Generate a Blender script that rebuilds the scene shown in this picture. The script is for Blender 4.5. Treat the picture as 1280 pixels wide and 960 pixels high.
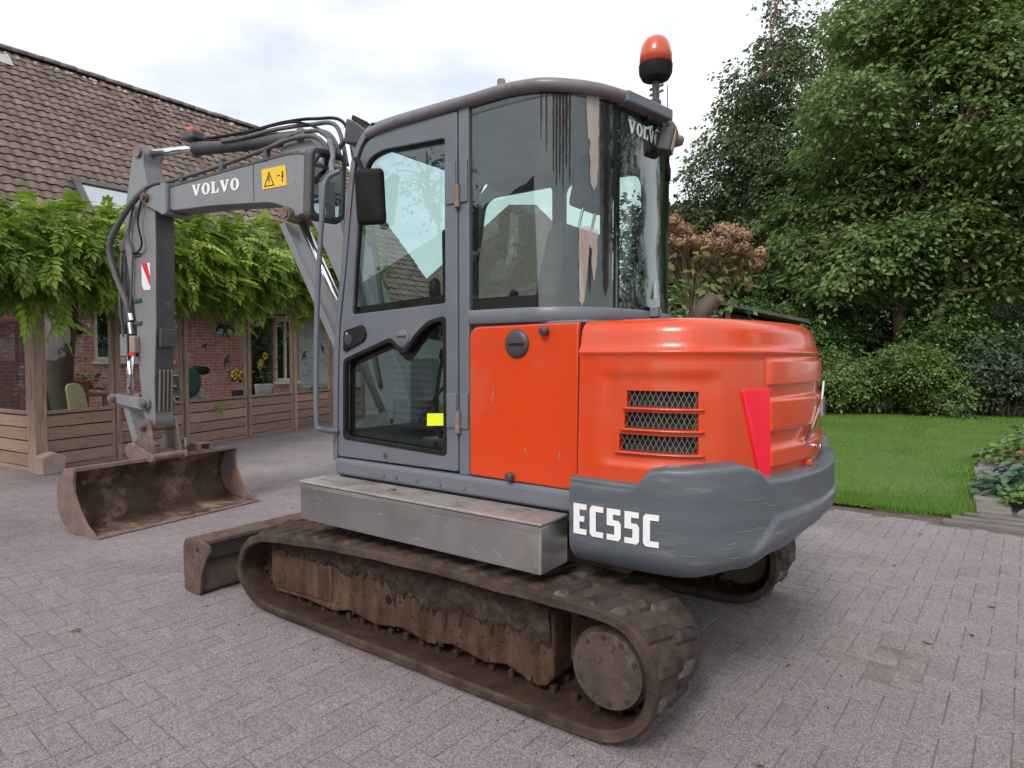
import bpy, bmesh, math, random
import numpy as np
from mathutils import Vector, Matrix, noise
random.seed(7); rng = np.random.default_rng(11)
R = math.radians
scn = bpy.context.scene
col = scn.collection
for o in list(bpy.data.objects): bpy.data.objects.remove(o)

# ------------------------------------------------------------------ camera
# machine frame: +X = forward of the excavator, +Y = its left side, Z up
TH = math.atan2(1102, 800.0); PIT = math.atan2(32, 800.0)
CAM = Vector((-2.067, 3.011, 1.40))
AX = Vector((math.cos(TH), -math.sin(TH), 0)); RT = Vector((-math.sin(TH), -math.cos(TH), 0))
cd = bpy.data.cameras.new('camera'); cam = bpy.data.objects.new('camera', cd); col.objects.link(cam)
cd.sensor_width = 36; cd.lens = 36 * 800 / 1280; cd.clip_start = .05; cd.clip_end = 2000
fw = AX * math.cos(PIT) - Vector((0, 0, math.sin(PIT)))
cam.location = CAM; cam.rotation_euler = fw.to_track_quat('-Z', 'Y').to_euler()
scn.camera = cam
def G(px, depth, z=0):                      # a spot at a given distance from where the photographer stands
    u = (px - 640) / 800 * depth
    p = CAM + AX * depth + RT * u
    return Vector((p.x, p.y, z))

# ------------------------------------------------------------------ sky, sun, exposure
SUN_EL, SUN_AZ = R(44), R(100)              # azimuth measured from +X towards +Y
w = bpy.data.worlds.new('World'); scn.world = w; w.use_nodes = True
nt = w.node_tree; nt.nodes.clear()
def wn(t, **k):
    n = nt.nodes.new(t)
    for a, b in k.items(): setattr(n, a, b)
    return n
sky = wn('ShaderNodeTexSky', sky_type='NISHITA', sun_disc=False)
sky.sun_elevation = SUN_EL; sky.sun_rotation = R(90) - SUN_AZ; sky.air_density = 1.0; sky.dust_density = 2.0; sky.ozone_density = 2.0
tc = wn('ShaderNodeTexCoord'); mp = wn('ShaderNodeMapping'); mp.inputs['Scale'].default_value = (1, 1, 2.6)
mp.inputs['Location'].default_value = (.35, .2, .1)
n1 = wn('ShaderNodeTexNoise'); n1.inputs['Scale'].default_value = 2.2; n1.inputs['Detail'].default_value = 7; n1.inputs['Roughness'].default_value = .55
rp = wn('ShaderNodeValToRGB'); rp.color_ramp.elements[0].position = .30; rp.color_ramp.elements[1].position = .66; rp.color_ramp.elements[0].color = (.40, .40, .40, 1)
mx = wn('ShaderNodeMixRGB'); mx.inputs[2].default_value = (8.7, 8.6, 8.6, 1)
lf = wn('ShaderNodeMixRGB', blend_type='MULTIPLY'); lf.inputs[0].default_value = 1; lf.inputs[2].default_value = (1.5, 1.42, 1.3, 1)
bg = wn('ShaderNodeBackground'); bg.inputs[1].default_value = .105
out = wn('ShaderNodeOutputWorld')
L = nt.links.new
L(tc.outputs['Generated'], mp.inputs[0]); L(mp.outputs[0], n1.inputs['Vector']); L(n1.outputs['Fac'], rp.inputs[0])
L(rp.outputs[0], mx.inputs[0]); L(sky.outputs[0], lf.inputs[1]); L(lf.outputs[0], mx.inputs[1]); L(mx.outputs[0], bg.inputs[0]); L(bg.outputs[0], out.inputs[0])
sl = bpy.data.lights.new('sun', 'SUN'); sl.energy = 1.5; sl.angle = R(16); sl.color = (1, .95, .9)
so = bpy.data.objects.new('sun', sl); col.objects.link(so)
sd = Vector((math.cos(SUN_EL) * math.cos(SUN_AZ), math.cos(SUN_EL) * math.sin(SUN_AZ), math.sin(SUN_EL)))
so.rotation_euler = sd.to_track_quat('Z', 'Y').to_euler(); so.location = sd * 30
vs = scn.view_settings; vs.view_transform = 'Standard'; vs.look = 'None'; vs.exposure = 0.60; vs.gamma = 1; vs.use_curve_mapping = False
scn.render.engine = 'CYCLES'
scn.cycles.transparent_max_bounces = 24; scn.cycles.max_bounces = 8

# ------------------------------------------------------------------ materials
MATS = {}
def mat(name, c1, c2=None, scale=4, rough=.6, metal=0, bump=0, bscale=None, c3=None, c3scale=2, c3lo=.5, c3hi=.65,
        rnd=0, spec=.5, coat=0, stretch=None, detail=6, island=0, trans=0, speck=None, wear=None, flat=False):
    if name in MATS: return MATS[name]
    m = bpy.data.materials.new(name); m.use_nodes = True; MATS[name] = m
    t = m.node_tree; N = t.nodes; K = t.links.new; p = N['Principled BSDF']
    p.inputs['Roughness'].default_value = rough; p.inputs['Metallic'].default_value = metal
    p.inputs['Specular IOR Level'].default_value = spec; p.inputs['Coat Weight'].default_value = coat; p.inputs['Coat Roughness'].default_value = .08
    if c2 is None and not speck and not rnd and not island:
        p.inputs['Base Color'].default_value = (*c1, 1)
        if flat: return m
    c2 = c2 or c1
    tcn = N.new('ShaderNodeTexCoord'); vec = tcn.outputs['Object']
    oi = N.new('ShaderNodeObjectInfo')
    ofs = N.new('ShaderNodeVectorMath'); ofs.operation = 'MULTIPLY_ADD'
    cmb = N.new('ShaderNodeCombineXYZ')
    for k in range(3): K(oi.outputs['Random'], cmb.inputs[k])
    K(cmb.outputs[0], ofs.inputs[0]); ofs.inputs[1].default_value = (37, 23, 11); K(vec, ofs.inputs[2]); vec = ofs.outputs[0]
    if stretch:
        mpn = N.new('ShaderNodeMapping'); mpn.inputs['Scale'].default_value = stretch; K(vec, mpn.inputs[0]); vec = mpn.outputs[0]
    nz = N.new('ShaderNodeTexNoise'); nz.inputs['Scale'].default_value = scale; nz.inputs['Detail'].default_value = detail; nz.inputs['Roughness'].default_value = .62
    K(vec, nz.inputs['Vector'])
    r = N.new('ShaderNodeValToRGB'); r.color_ramp.elements[0].position = .32; r.color_ramp.elements[1].position = .68
    r.color_ramp.elements[0].color = (*c1, 1); r.color_ramp.elements[1].color = (*c2, 1)
    K(nz.outputs['Fac'], r.inputs[0]); colr = r.outputs[0]
    if c3:
        nz3 = N.new('ShaderNodeTexNoise'); nz3.inputs['Scale'].default_value = c3scale; nz3.inputs['Detail'].default_value = 8; nz3.inputs['Roughness'].default_value = .7
        K(vec, nz3.inputs['Vector'])
        r3 = N.new('ShaderNodeMapRange'); r3.inputs[1].default_value = c3lo; r3.inputs[2].default_value = c3hi; K(nz3.outputs['Fac'], r3.inputs[0])
        m3 = N.new('ShaderNodeMixRGB'); K(r3.outputs[0], m3.inputs[0]); K(colr, m3.inputs[1]); m3.inputs[2].default_value = (*c3, 1); colr = m3.outputs[0]
    if speck:                                 # (colour, colour, scale): stone chips
        vo = N.new('ShaderNodeTexVoronoi'); vo.inputs['Scale'].default_value = speck[2]; K(vec, vo.inputs['Vector'])
        sp = N.new('ShaderNodeSeparateColor'); K(vo.outputs['Color'], sp.inputs[0])
        r4 = N.new('ShaderNodeValToRGB'); e = r4.color_ramp.elements; e[0].position = 0; e[0].color = (*speck[0], 1); e[1].position = 1; e[1].color = (*speck[1], 1)
        K(sp.outputs[0], r4.inputs[0])
        m4 = N.new('ShaderNodeMixRGB'); m4.blend_type = 'MULTIPLY'; m4.inputs[0].default_value = 1; K(colr, m4.inputs[1]); K(r4.outputs[0], m4.inputs[2]); colr = m4.outputs[0]
    if rnd or island:
        src = oi.outputs['Random']
        if island:
            gi = N.new('ShaderNodeNewGeometry'); src = gi.outputs['Random Per Island']
        mr = N.new('ShaderNodeMapRange'); a = rnd or island; mr.inputs[3].default_value = 1 - a; mr.inputs[4].default_value = 1 + a; K(src, mr.inputs[0])
        hs = N.new('ShaderNodeHueSaturation'); K(mr.outputs[0], hs.inputs['Value']); K(colr, hs.inputs['Color']); colr = hs.outputs[0]
        if island:
            mh = N.new('ShaderNodeMath'); mh.operation = 'MULTIPLY'; mh.inputs[1].default_value = 7.13; K(src, mh.inputs[0])
            fr = N.new('ShaderNodeMath'); fr.operation = 'FRACT'; K(mh.outputs[0], fr.inputs[0])
            m5 = N.new('ShaderNodeMapRange'); m5.inputs[3].default_value = .5 - .035; m5.inputs[4].default_value = .5 + .02; K(fr.outputs[0], m5.inputs[0]); K(m5.outputs[0], hs.inputs['Hue'])
    K(colr, p.inputs['Base Color'])
    if bump:
        nb = N.new('ShaderNodeTexNoise'); nb.inputs['Scale'].default_value = bscale or scale * 6; nb.inputs['Detail'].default_value = 5
        K(vec, nb.inputs['Vector'])
        b = N.new('ShaderNodeBump'); b.inputs['Strength'].default_value = bump; b.inputs['Distance'].default_value = .01
        K(nb.outputs['Fac'], b.inputs['Height']); K(b.outputs[0], p.inputs['Normal'])
    if wear:                                  # roughness breakup
        rr = N.new('ShaderNodeMapRange'); rr.inputs[3].default_value = wear[0]; rr.inputs[4].default_value = wear[1]; rr.inputs[1].default_value = .3; rr.inputs[2].default_value = .7
        K(nz.outputs['Fac'], rr.inputs[0]); K(rr.outputs[0], p.inputs['Roughness'])
    if trans:
        ot = N['Material Output']; tr = N.new('ShaderNodeBsdfTranslucent'); K(colr, tr.inputs[0])
        ms = N.new('ShaderNodeMixShader'); ms.inputs[0].default_value = trans; K(p.outputs[0], ms.inputs[1]); K(tr.outputs[0], ms.inputs[2]); K(ms.outputs[0], ot.inputs[0])
    return m
def glass(name, tint, ior=1.55, rough=.0):
    m = bpy.data.materials.new(name); m.use_nodes = True; t = m.node_tree; N = t.nodes; N.clear(); K = t.links.new
    o = N.new('ShaderNodeOutputMaterial'); tr = N.new('ShaderNodeBsdfTransparent'); tr.inputs[0].default_value = (*tint, 1)
    gl = N.new('ShaderNodeBsdfGlossy'); gl.inputs['Roughness'].default_value = rough; gl.inputs[0].default_value = (.95, .97, 1, 1)
    fr = N.new('ShaderNodeFresnel'); ge = N.new('ShaderNodeNewGeometry'); mi_ = N.new('ShaderNodeMapRange'); mi_.inputs[3].default_value = ior; mi_.inputs[4].default_value = 1 / ior; K(ge.outputs['Backfacing'], mi_.inputs[0]); K(mi_.outputs[0], fr.inputs[0])
    ms = N.new('ShaderNodeMixShader'); K(fr.outputs[0], ms.inputs[0]); K(tr.outputs[0], ms.inputs[1]); K(gl.outputs[0], ms.inputs[2]); K(ms.outputs[0], o.inputs[0])
    MATS[name] = m; return m

GREY = mat('grey_paint', (.105, .115, .142), (.13, .14, .168), 3, rough=.42, wear=(.32, .5), c3=(.15, .125, .11), c3scale=5, c3lo=.62, c3hi=.8, bump=.03, bscale=60)
CWG = mat('counterweight_paint', (.070, .084, .102), (.098, .112, .130), 2.5, rough=.42, wear=(.3, .5), c3=(.20, .185, .165), c3scale=5, c3lo=.58, c3hi=.80, bump=.06, bscale=40, stretch=(1, 1, 6))
BOOMG = mat('boom_paint', (.155, .165, .18), (.205, .213, .225), 3, rough=.4, wear=(.3, .5), c3=(.14, .11, .09), c3scale=6, c3lo=.62, c3hi=.75, bump=.04, bscale=50)
ARMB = mat('arm_back_paint', (.05, .052, .060), (.075, .074, .078), 5, rough=.55, c3=(.2, .1, .06), c3scale=9, c3lo=.6, c3hi=.7, bump=.06, bscale=50)
ORANGE = mat('orange_paint', (.57, .050, .008), (.52, .044, .007), 1.5, rough=.3, coat=.35, wear=(.2, .42), c3=(.43, .11, .055), c3scale=3.0, c3lo=.50, c3hi=.95, bump=.015, bscale=8)
BLACK = mat('black_rubber', (.008, .008, .009), (.02, .019, .019), 8, rough=.65, bump=.05, spec=.15)
DARKP = mat('dark_plastic', (.03, .03, .034), (.05, .05, .055), 6, rough=.45, bump=.03)
HOSE = mat('hose_rubber', (.06, .062, .068), (.10, .098, .098), 20, rough=.6, bump=.1, bscale=200)
CHROME = mat('chrome', (.75, .77, .8), rough=.12, metal=1, flat=True)
STEEL = mat('worn_steel', (.16, .13, .12), (.26, .22, .2), 8, rough=.5, metal=.5, c3=(.16, .07, .035), c3scale=6, c3lo=.5, c3hi=.65, bump=.1)
RUSTB = mat('rusty_bucket', (.055, .032, .025), (.13, .08, .062), 5, rough=.65, c3=(.30, .22, .165), c3scale=3.0, c3lo=.50, c3hi=.66, bump=.5, bscale=40, metal=.15, spec=.18)
RUSTE = mat('worn_bucket_edge', (.13, .095, .085), (.22, .16, .145), 9, rough=.6, c3=(.28, .13, .06), c3scale=7, c3lo=.55, c3hi=.7, bump=.3, bscale=50, spec=.18)
MUD = mat('mud_caked', (.022, .015, .012), (.065, .044, .034), 14, rough=.9, c3=(.14, .105, .085), c3scale=14, c3lo=.60, c3hi=.75, bump=.9, bscale=45, spec=.18)
TRKR = mat('dusty_track_rubber', (.028, .020, .016), (.088, .061, .048), 7, rough=.9, c3=(.05, .042, .038), c3scale=4, c3lo=.52, c3hi=.68, bump=.6, bscale=60, spec=.18)
TRKI = mat('track_inner_mud', (.024, .014, .009), (.052, .031, .020), 10, rough=.85, c3=(.17, .13, .1), c3scale=40, c3lo=.66, c3hi=.75, bump=.7, bscale=70, spec=.18)
LUGD = mat('lug_black', (.022, .021, .023), (.06, .05, .046), 9, rough=.75, c3=(.14, .11, .09), c3scale=6, c3lo=.48, c3hi=.64, bump=.3, spec=.18)
ALU = mat('aluminium_sheet', (.44, .43, .43), (.56, .55, .55), 2, rough=.34, metal=.95, wear=(.26, .48), c3=(.34, .30, .28), c3scale=2.5, c3lo=.5, c3hi=.85, bump=.02, bscale=4)
ALUT = mat('aluminium_tread_dirty', (.28, .25, .24), (.40, .38, .37), 4, rough=.5, metal=.5, c3=(.24, .15, .12), c3scale=7, c3lo=.5, c3hi=.68, bump=.15)
MUDF = mat('frame_steel_muddy', (.030, .017, .012), (.092, .054, .036), 8, rough=.7, c3=(.155, .115, .075), c3scale=2.8, c3lo=.48, c3hi=.86, wear=(.35, .8), bump=.6, bscale=40, stretch=(1.6, 1, .6), spec=.18)
WHITE = mat('white_vinyl', (.68, .68, .70), (.74, .74, .75), 6, rough=.45)
YEL = mat('yellow_sticker', (.75, .50, .03), (.68, .45, .03), 6, rough=.5)
YELG = mat('neon_yellow_sticker', (.72, .80, .02), rough=.5, flat=True)
REDV = mat('red_reflective', (.62, .02, .03), rough=.35, flat=True)
TAIL = mat('tail_light_red', (.85, .008, .035), rough=.2, coat=.6, flat=True)
AMBER = mat('amber_lens', (.62, .07, .012), (.42, .06, .02), 5, rough=.3, coat=.4)
GLASS = glass('cab_glass', (.83, .90, .89), 1.62)
GLASD = glass('tinted_rear_glass', (.78, .86, .845), 1.62)
HGLAS = glass('house_glass', (.94, .96, .955), 1.45)
BSTK = mat('smeared_foil', (.36, .27, .21), (.20, .15, .12), 10, rough=.5, stretch=(1, 1, .15))
FABRIC = mat('seat_fabric', (.03, .03, .033), (.05, .05, .055), 30, rough=.9, bump=.2)
WOOD = mat('weathered_wood', (.24, .165, .125), (.40, .29, .23), 6, rough=.8, stretch=(9, 9, .7), rnd=.2, bump=.35, bscale=30, c3=(.10, .055, .04), c3scale=2.2, c3lo=.55, c3hi=.72)
WOODX = mat('weathered_board', (.20, .125, .095), (.36, .25, .195), 3, rough=.8, stretch=(1.5, 14, 14), rnd=.25, bump=.35, bscale=25, c3=(.10, .05, .038), c3scale=3, c3lo=.54, c3hi=.7)

# ------------------------------------------------------------------ mesh tools
def link(o, parent=None):
    col.objects.link(o)
    if parent is not None: o.parent = parent
    return o
def thing(name, label, cat, loc=(0, 0, 0), group=None):
    o = bpy.data.objects.new(name, None); o.empty_display_size = .2; col.objects.link(o); o.location = loc
    o['label'] = label; o['category'] = cat
    if group: o['group'] = group
    return o
def tag(o, label=None, cat=None, group=None, kind=None):
    if label: o['label'] = label
    if cat: o['category'] = cat
    if group: o['group'] = group
    if kind: o['kind'] = kind
    return o
class B:
    """collects shapes, then links them as one mesh object"""
    def __init__(s): s.v = []; s.f = []; s.mi = []; s.cur = 0
    def add(s, vs, fs):
        n = len(s.v); s.v += [tuple(v) for v in vs]; s.f += [tuple(i + n for i in f) for f in fs]; s.mi += [s.cur] * len(fs); return s
    def box(s, lo, hi, M=None):
        x0, y0, z0 = lo; x1, y1, z1 = hi
        vs = [Vector(p) for p in ((x0, y0, z0), (x1, y0, z0), (x1, y1, z0), (x0, y1, z0), (x0, y0, z1), (x1, y0, z1), (x1, y1, z1), (x0, y1, z1))]
        if M: vs = [M @ v for v in vs]
        return s.add(vs, [(0, 3, 2, 1), (4, 5, 6, 7), (0, 1, 5, 4), (1, 2, 6, 5), (2, 3, 7, 6), (3, 0, 4, 7)])
    def cyl(s, a, b, r, r2=None, n=20, caps=True):
        a = Vector(a); b = Vector(b); d = (b - a).normalized(); r2 = r if r2 is None else r2
        u = d.orthogonal().normalized(); w_ = d.cross(u)
        vs = []
        for p, rr in ((a, r), (b, r2)):
            for i in range(n):
                t = 2 * math.pi * i / n; vs.append(p + (u * math.cos(t) + w_ * math.sin(t)) * rr)
        fs = [(i, (i + 1) % n, n + (i + 1) % n, n + i) for i in range(n)]
        if caps: fs += [tuple(range(n))[::-1], tuple(range(n, 2 * n))]
        return s.add(vs, fs)
    def lathe(s, a, d, prof, n=24):           # prof: (distance along d, radius)
        a = Vector(a); d = Vector(d).normalized(); u = d.orthogonal().normalized(); w_ = d.cross(u); vs = []
        for h, r in prof:
            for i in range(n):
                t = 2 * math.pi * i / n; vs.append(a + d * h + (u * math.cos(t) + w_ * math.sin(t)) * max(r, 1e-4))
        fs = []
        for k in range(len(prof) - 1):
            for i in range(n): j = (i + 1) % n; fs.append((k * n + i, k * n + j, (k + 1) * n + j, (k + 1) * n + i))
        fs += [tuple(range(n))[::-1], tuple(range((len(prof) - 1) * n, len(prof) * n))]
        return s.add(vs, fs)
    def tube(s, pts, r, n=10, sub=6):
        P = crom(pts, sub) if sub > 1 and len(pts) > 2 else [Vector(p) for p in pts]
        vs = []; u = None
        for i, p in enumerate(P):
            d = (P[min(i + 1, len(P) - 1)] - P[max(i - 1, 0)]).normalized()
            u = d.orthogonal().normalized() if u is None else (u - d * u.dot(d)).normalized()
            w_ = d.cross(u); rr = r(i / (len(P) - 1)) if callable(r) else r
            for k in range(n): t = 2 * math.pi * k / n; vs.append(p + (u * math.cos(t) + w_ * math.sin(t)) * rr)
        fs = []
        for i in range(len(P) - 1):
            for k in range(n): j = (k + 1) % n; fs.append((i * n + k, i * n + j, (i + 1) * n + j, (i + 1) * n + k))
        fs += [tuple(range(n))[::-1], tuple(range((len(P) - 1) * n, len(P) * n))]
        return s.add(vs, fs)
    def prism(s, poly, f0, f1):               # poly of 2D points, f0/f1 map (a,b) to 3D on the two caps
        n = len(poly); vs = [f0(*p) for p in poly] + [f1(*p) for p in poly]
        fs = [(i, (i + 1) % n, n + (i + 1) % n, n + i) for i in range(n)] + [tuple(range(n))[::-1], tuple(range(n, 2 * n))]
        return s.add(vs, fs)
    def grid(s, fn, nu, nv, skip=None):
        vs = [fn(i / nu, j / nv) for j in range(nv + 1) for i in range(nu + 1)]
        fs = [(j * (nu + 1) + i, j * (nu + 1) + i + 1, (j + 1) * (nu + 1) + i + 1, (j + 1) * (nu + 1) + i) for j in range(nv) for i in range(nu) if not (skip and skip((i + .5) / nu, (j + .5) / nv))]
        return s.add(vs, fs)
    def obj(s, name, m, parent=None, smooth=False, bevel=0, seg=2, solid=0, auto=None):
        me = bpy.data.meshes.new(name); me.from_pydata(s.v, [], s.f); me.validate()
        for x in (m if isinstance(m, (list, tuple)) else [m]): me.materials.append(x)
        if any(s.mi) and len(me.polygons) == len(s.mi): me.polygons.foreach_set('material_index', s.mi)
        bm = bmesh.new(); bm.from_mesh(me); bmesh.ops.recalc_face_normals(bm, faces=bm.faces); bm.to_mesh(me); bm.free()
        o = bpy.data.objects.new(name, me); link(o, parent)
        if solid: md = o.modifiers.new('solid', 'SOLIDIFY'); md.thickness = solid; md.offset = 0
        if bevel: md = o.modifiers.new('bevel', 'BEVEL'); md.width = bevel; md.segments = seg; md.limit_method = 'ANGLE'; md.angle_limit = R(40)
        if smooth or auto:
            me.shade_smooth()
            if auto: me.set_sharp_from_angle(angle=R(auto))
        return o
def crom(pts, sub=6, closed=False):
    P = [Vector(p) for p in pts]; n = len(P); out_ = []
    for i in range(n if closed else n - 1):
        g_ = (lambda k: P[k % n]) if closed else (lambda k: P[min(max(k, 0), n - 1)])
        a, b, c, d = g_(i - 1), g_(i), g_(i + 1), g_(i + 2)
        for j in range(sub):
            t = j / sub
            out_.append(.5 * ((2 * b) + (c - a) * t + (2 * a - 5 * b + 4 * c - d) * t * t + (3 * b - a - 3 * c + d) * t ** 3))
    if not closed: out_.append(P[-1])
    return out_
def rnd_poly(poly, r, n=5):                   # polygon with rounded corners; r one radius or one per corner
    out_ = []; k = len(poly)
    for i in range(k):
        a, b, c = Vector(poly[i - 1]), Vector(poly[i]), Vector(poly[(i + 1) % k]); rr = r[i] if isinstance(r, (list, tuple)) else r
        u = (a - b); v_ = (c - b); d = min(rr, u.length * .48, v_.length * .48)
        if d < 1e-5: out_.append(tuple(b)); continue
        p = b + u.normalized() * d; q = b + v_.normalized() * d
        for j in range(n + 1): t = j / n; out_.append(tuple(p * (1 - t) ** 2 + b * 2 * t * (1 - t) + q * t * t))
    return out_
def plate(name, outer, holes, M, thick, m, parent=None, bevel=0, fn=None, smooth=True):
    """a flat sheet with holes; 2D outline -> thickness -> placed by matrix M (or by function fn on the vertices)"""
    cu = bpy.data.curves.new(name, 'CURVE'); cu.dimensions = '2D'; cu.fill_mode = 'BOTH'; cu.extrude = max(thick / 2 - bevel, 1e-4); cu.bevel_depth = bevel; cu.bevel_resolution = 1; cu.offset = -bevel
    for poly in [outer] + list(holes):
        sp = cu.splines.new('POLY'); sp.points.add(len(poly) - 1); sp.use_cyclic_u = True
        for i, p in enumerate(poly): sp.points[i].co = (p[0], p[1], 0, 1)
    t = bpy.data.objects.new(name + '_tmp', cu); col.objects.link(t)
    dg = bpy.context.evaluated_depsgraph_get(); me = bpy.data.meshes.new_from_object(t.evaluated_get(dg)); bpy.data.objects.remove(t); bpy.data.curves.remove(cu)
    if fn:
        for v in me.vertices: v.co = fn(v.co)
    else: me.transform(M)
    me.name = name; me.materials.clear(); me.materials.append(m)
    if smooth: me.shade_smooth(); me.set_sharp_from_angle(angle=R(35))
    o = bpy.data.objects.new(name, me); return link(o, parent)
def side_m(y): return Matrix(((1, 0, 0, 0), (0, 0, -1, y), (0, 1, 0, 0), (0, 0, 0, 1)))   # (a,b) -> (x=a, z=b) at y
def ell(cx_, cy_, rx, ry, n=28): return [(cx_ + rx * math.cos(2 * math.pi * i / n), cy_ + ry * math.sin(2 * math.pi * i / n)) for i in range(n)]
GLY = {'V': (1.0, [[(0, 1), (.44, 1), (.44, .9), (.37, .9), (.55, .36), (.71, .9), (.63, .9), (.63, 1), (1, 1), (1, .9), (.92, .9), (.6, 0), (.4, 0), (.08, .9), (0, .9)]]),
       'O': (.92, [ell(.46, .5, .46, .52), ell(.46, .5, .17, .4)]),
       'L': (.86, [[(0, 1), (.5, 1), (.5, .9), (.4, .9), (.4, .12), (.6, .12), (.74, .4), (.84, .4), (.82, 0), (0, 0), (0, .1), (.1, .1), (.1, .9), (0, .9)]]),
       'E': (.62, [[(0, 0), (0, 1), (.6, 1), (.6, .82), (.28, .82), (.28, .6), (.5, .6), (.5, .42), (.28, .42), (.28, .18), (.6, .18), (.6, 0)]]),
       'C': (.62, [[(.1, 0), (0, .1), (0, .9), (.1, 1), (.6, 1), (.6, .82), (.27, .82), (.27, .18), (.6, .18), (.6, 0)]]),
       '5': (.62, [[(0, 1), (.58, 1), (.58, .82), (.27, .82), (.27, .64), (.5, .64), (.6, .54), (.6, .1), (.5, 0), (0, 0), (0, .18), (.33, .18), (.33, .46), (0, .46)]])}
def lettering(name, text, h, wscale, gap, fn, m, parent, thick=.0016):
    """flat cut letters; fn maps (a, b, c) in metres along/up/out to the surface; one child per letter"""
    x = 0
    for ch in text:
        wd, polys = GLY[ch]
        P = [[(x + p[0] * h * wscale, p[1] * h) for p in q] for q in polys]
        plate(name, P[0], P[1:], None, thick, m, parent, fn=lambda c: fn(c.x, c.y, c.z), smooth=False)
        x += wd * h * wscale + gap
    return x
# ================================================================== EXCAVATOR
class Path2:
    def __init__(s, pts, sub=14):
        s.P = crom([(p[0], p[1], 0) for p in pts], sub); s.S = [0]
        for a, b in zip(s.P, s.P[1:]): s.S.append(s.S[-1] + (b - a).length)
        s.len = s.S[-1]
    def at(s, t, off=0):                       # point at arc length t, pushed outwards by off
        t = min(max(t, 0), s.len - 1e-6); import bisect
        i = max(0, min(bisect.bisect_right(s.S, t) - 1, len(s.P) - 2)); k = (t - s.S[i]) / max(s.S[i + 1] - s.S[i], 1e-9)
        p = s.P[i].lerp(s.P[i + 1], k)
        d0 = s.P[min(i + 1, len(s.P) - 1)] - s.P[max(i - 1, 0)]; d1 = s.P[min(i + 2, len(s.P) - 1)] - s.P[i]
        d = d0.lerp(d1, k).normalized(); n = Vector((d.y, -d.x, 0))
        return p + n * off
def sst(a, b, x): t = min(max((x - a) / (b - a), 0), 1); return t * t * (3 - 2 * t)
def lerp_tab(tab, x):
    for (a, p), (b, q) in zip(tab, tab[1:]):
        if x <= b: t = sst(a, b, x); return p + (q - p) * t
    return tab[-1][1]
ex = thing('excavator', 'orange and grey tracked mini excavator parked on the paving', 'excavator')
def nz3(x, y, z, s=1): return noise.noise(Vector((x * s, y * s, z * s)))

# ---------------------------------------------------------------- tracks
TP = [(-.92, 0), (-.5, -.002), (0, 0), (.5, 0), (1.0, 0), (1.14, .012), (1.26, .07), (1.325, .17), (1.305, .28), (1.235, .365), (1.12, .415), (1.0, .435), (.6, .472), (.24, .489), (-.16, .499), (-.5, .497), (-.8, .497), (-1.0, .49), (-1.11, .465), (-1.19, .385), (-1.222, .285), (-1.21, .18), (-1.155, .085), (-1.06, .022)]
tp = crom([(x, 0, z + .012) for x, z in TP], 8, closed=True); tn = len(tp)
tl = [0]
for i in range(tn): tl.append(tl[-1] + (tp[(i + 1) % tn] - tp[i]).length)
def tk(t):
    t = t % tl[-1]
    for i in range(tn):
        if tl[i + 1] >= t:
            k = (t - tl[i]) / (tl[i + 1] - tl[i]); a, b = tp[i], tp[(i + 1) % tn]; d = (tp[(i + 2) % tn] - tp[i - 1]).normalized()
            return a.lerp(b, k), d
def belt():
    b = B(); sec = [(.606, -.012), (.612, 0), (1.002, 0), (1.012, -.008), (1.012, -.038), (1.0, -.046), (.9, -.04), (.72, -.04), (.62, -.046), (.606, -.036)]
    m = len(sec); vs = []
    for i in range(tn):
        d = (tp[(i + 1) % tn] - tp[i - 1]).normalized(); n = Vector((d.z, 0, -d.x))
        for y, o in sec:
            q = tp[i] + n * (o + nz3(tp[i].x, y * 3, tp[i].z, 5) * .004); vs.append((q.x, y + nz3(tp[i].x, tp[i].z, y, 7) * .004, q.z))
    fs = []; b.mi = []
    for i in range(tn):
        for k in range(m):
            j = (k + 1) % m; fs.append((i * m + k, i * m + j, ((i + 1) % tn) * m + j, ((i + 1) % tn) * m + k))
    b.add(vs, fs); b.mi = [(1 if 5 <= k <= 8 else 0) for i in range(tn) for k in range(m)]
    return b
track = belt().obj('track', [TRKR, TRKI], ex, auto=50); track['label'] = 'mud caked rubber crawler track'
def lug_mesh(y0, y1, m):
    b = B(); h = .013; a = .03; c = .018; sk = .02
    b.add([(-a + sk, y0, -.004), (a + sk, y0, -.004), (a - sk, y1, -.004), (-a - sk, y1, -.004), (-c + sk, y0 + .012, h), (c + sk, y0 + .012, h), (c - sk, y1 - .012, h), (-c - sk, y1 - .012, h)],
          [(0, 1, 5, 4), (1, 2, 6, 5), (2, 3, 7, 6), (3, 0, 4, 7), (4, 5, 6, 7)])
    o = b.obj('lug', m, track, bevel=.005); return o
lg = [lug_mesh(.795, .995, TRKR), lug_mesh(.63, .835, TRKR)]
lgd = [lug_mesh(.795, .995, LUGD), lug_mesh(.63, .835, LUGD)]
npit = 46
def place_lugs(parent, protos, dark, dy=0, rear_only=False):
    first = {id(p): True for p in protos + dark}
    for k in range(npit * 2):
        p, d = tk((k * .5) * tl[-1] / npit)
        n = Vector((d.z, 0, -d.x)); side = k % 2
        if p.z < .06 : continue
        if rear_only and p.x > -.5: continue
        isd = p.x < -.25 and (k * 7 % 5 < 3)
        pr = (dark if isd else protos)[side]
        M = Matrix(((d.x, 0, n.x, p.x), (0, 1, 0, dy), (d.z, 0, n.z, p.z), (0, 0, 0, 1)))
        if first[id(pr)] and dy == 0: o = pr; first[id(pr)] = False
        else: o = pr.copy(); col.objects.link(o); o.parent = parent
        o.matrix_local = M
place_lugs(track, lg, lgd)
track2 = track.copy(); col.objects.link(track2); track2.location.y = -1.62; track2['label'] = 'far crawler track behind the counterweight'
place_lugs(track2, lg, lgd, 0.0001, True)
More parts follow.
